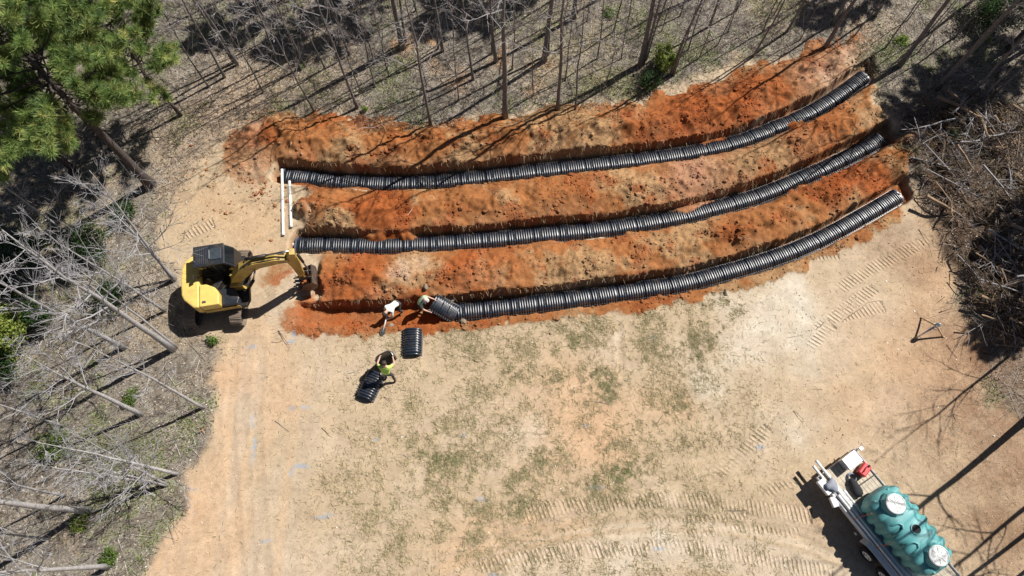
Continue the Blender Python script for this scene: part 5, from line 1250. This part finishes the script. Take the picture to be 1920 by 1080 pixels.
# stones
for (u, v, s, lb) in ((1360, 548, .14, 'dark flat rock by the lower bank edge, right of middle'), (870, 603, .17, 'brown earth lump by the trench just below the lower row'), (800, 545, .2, 'pale rock in the bank above the tilted chamber'), (849, 558, .17, 'upright pale rock beside the tilted chamber'), (463, 222, .12, 'small pale rock at the left end of the upper bank'), (1636, 432, .06, 'small white stone below the right part of the lower row'), (1032, 625, .1, 'dark clod on the grass in the middle'), (1237, 515, .13, 'dark rock in the bank above the lower row'), (730, 605, .26, 'big brown clod at the trench edge behind the stooping worker')):
    xy = P(u, v); g = rng.normal(0, 1, (1, 3))
    me = clods(np.array([[0, 0, 0.]]), np.array([s]), palette(1, [(.30, .24, .17)]), M_litter, 'rock'); o = link('rock', me, None, (xy[0], xy[1], gz(xy)+s*.25))
    sb_ = o.modifiers.new('sub', 'SUBSURF'); sb_.levels = 1; sb_.render_levels = 1; sb_.subdivision_type = 'SIMPLE'
    tag(o, lb, 'rock', 'loose rocks and lumps')

# ------------------------------------------------------------------ ground cover
def forest_w(x, y): return Gat(forest, x, y)*(1-.7*np.clip(Gat(br, x, y), 0, 1))*np.clip(.55+.8*Gat(n_b, x, y), .1, 1)*(1-.6*Gat(brush, x, y))
p = scatter(70000, forest_w); pz = with_z(p, .012+0*p[:, :1].sum())
tag(link('leaf_litter', leaf_quads(pz, rng.uniform(.05, .13, len(p)), .55, .5, palette(len(p), [(.27, .22, .165), (.37, .32, .26), (.17, .13, .095), (.48, .44, .38), (.10, .075, .055), (.30, .21, .13)], [.26, .22, .2, .1, .15, .07]), M_litter, 'leaf_litter')), 'brown and grey dead leaves covering the woodland floor', 'leaf litter', kind='stuff')
def herb_w(x, y): return Gat(forest, x, y)*sst(.12, .5, Gat(n_a, x, y)+.5*Gat(n_c, x, y)+.15*Gat(n_b, x, y)+.05)
p = scatter(22000, herb_w); pz = with_z(p, .04)
tag(link('ground_herbs', leaf_quads(pz, rng.uniform(.05, .12, len(p)), .5, .8, palette(len(p), [(.15, .20, .06), (.21, .25, .08), (.27, .27, .10), (.10, .15, .05)]), M_needle, 'ground_herbs')), 'low green herbs scattered over the woodland floor', 'undergrowth', kind='stuff')
n = 9000; p = scatter(n, lambda x, y: Gat(forest, x, y)*.8+.004); pz = with_z(p, .02); yaw = rng.uniform(0, 6.28, n); L = rng.uniform(.15, .9, n)**1.3
dv = np.stack([np.cos(yaw)*L, np.sin(yaw)*L, rng.uniform(-.02, .10, n)], 1)
tag(link('fallen_twigs', stick_prisms(pz, pz+dv, rng.uniform(.006, .014, n), rng.uniform(.004, .008, n), palette(n, [(.40, .36, .32), (.26, .21, .17), (.50, .45, .40), (.16, .12, .09)]), M_litter, 'fallen_twigs')), 'thin fallen twigs strewn over the woodland floor', 'twigs', kind='stuff')
# upright saplings and briars in the wood
n = 6000; p = scatter(n, lambda x, y: Gat(forest, x, y)*np.clip(.3+Gat(n_a, x, y), .05, 1)); pz = with_z(p); L = rng.uniform(.3, 1.9, n)
dv = np.stack([rng.normal(0, .35, n)*L, rng.normal(0, .35, n)*L, L], 1)
tag(link('briar_stems', stick_prisms(pz, pz+dv, rng.uniform(.004, .009, n), rng.uniform(.003, .005, n), palette(n, [(.34, .30, .29), (.25, .20, .18), (.42, .39, .38)]), M_litter, 'briar_stems')), 'thin upright briar stems standing in the undergrowth', 'undergrowth', kind='stuff')
# grass in the clearing
p = scatter(45000, lambda x, y: np.clip(Gat(gm, x, y)*1.1, 0, 1)*(1-Gat(dug, x, y))+.006*Gat(clr, x, y)*(1-Gat(dug, x, y))); n = len(p); pz = with_z(p, .004); yaw = rng.uniform(0, 6.28, n); L = rng.uniform(.06, .2, n)
dv = np.stack([np.cos(yaw)*L, np.sin(yaw)*L, rng.uniform(.01, .07, n)], 1)
gcol = palette(n, [(.52, .44, .27), (.42, .35, .19), (.30, .26, .14), (.20, .21, .09)], [.40, .28, .20, .12]); gg = np.clip(Gat(gm, p[:, 0], p[:, 1])-.55, 0, .7)[:, None]
tag(link('dry_grass', stick_prisms(pz, pz+dv, rng.uniform(.004, .009, n), rng.uniform(.002, .004, n), gcol*(1-gg)+np.array((.13, .19, .05))*gg, M_litter, 'dry_grass')), 'sparse dry grass growing in patches over the sandy clearing', 'grass', kind='stuff')
# pebbles and crumbs on the sand
n = 2600; p = scatter(n, lambda x, y: Gat(clr, x, y)*(1-Gat(dug, x, y))*np.clip(.2+Gat(n_b, x, y), .05, 1)); pz = with_z(p)
tag(link('pebbles', clods(pz, np.clip(rng.lognormal(-4.0, .5, n), .008, .05), palette(n, [(.55, .46, .36), (.70, .66, .58), (.32, .22, .13), (.42, .31, .2)]), M_litter, 'pebbles')), 'small pebbles and crumbs lying on the sand', 'pebbles', kind='stuff')
n = 900; p = scatter(n, lambda x, y: Gat(mD, x, y)*np.clip(.3+Gat(n_b, x, y), .05, 1), (-13, 6), (20, 20)); pz = with_z(p)
tag(link('soil_crumbs', clods(pz, np.clip(rng.lognormal(-3.2, .5, n), .015, .14), np.clip(Gat(col, p[:, 0], p[:, 1])*rng.uniform(.7, 1.15, (n, 1)), 0, 1), M_litter, 'soil_crumbs')), 'orange soil crumbs along the lower edge of the lowest trench', 'soil', kind='stuff')
# roots and grass hanging from the cut edges
a0, b0, cc = [], [], []
for i in range(3):
    xa, xb = TR_X[i]; n = 420; x = rng.uniform(xa+.2, xb-.3, n); rx, ry = ROWS[i]; y = np.interp(x, rx, ry)+.56+rng.normal(0, .03, n)
    z = Hat(x, y+.06); L = rng.uniform(.06, .34, n)
    a0.append(np.column_stack([x, y, z])); b0.append(np.column_stack([x+rng.normal(0, .07, n), y-rng.uniform(.03, .16, n), z-L]))
    cc.append(palette(n, [(.42, .31, .18), (.30, .20, .11), (.55, .46, .30)]))
a0, b0, cc = map(np.concatenate, (a0, b0, cc))
tag(link('hanging_roots', stick_prisms(a0, b0, np.full(len(a0), .008), np.full(len(a0), .004), cc, M_litter, 'hanging_roots')), 'torn roots and straw hanging over the cut trench edges', 'roots', kind='stuff')
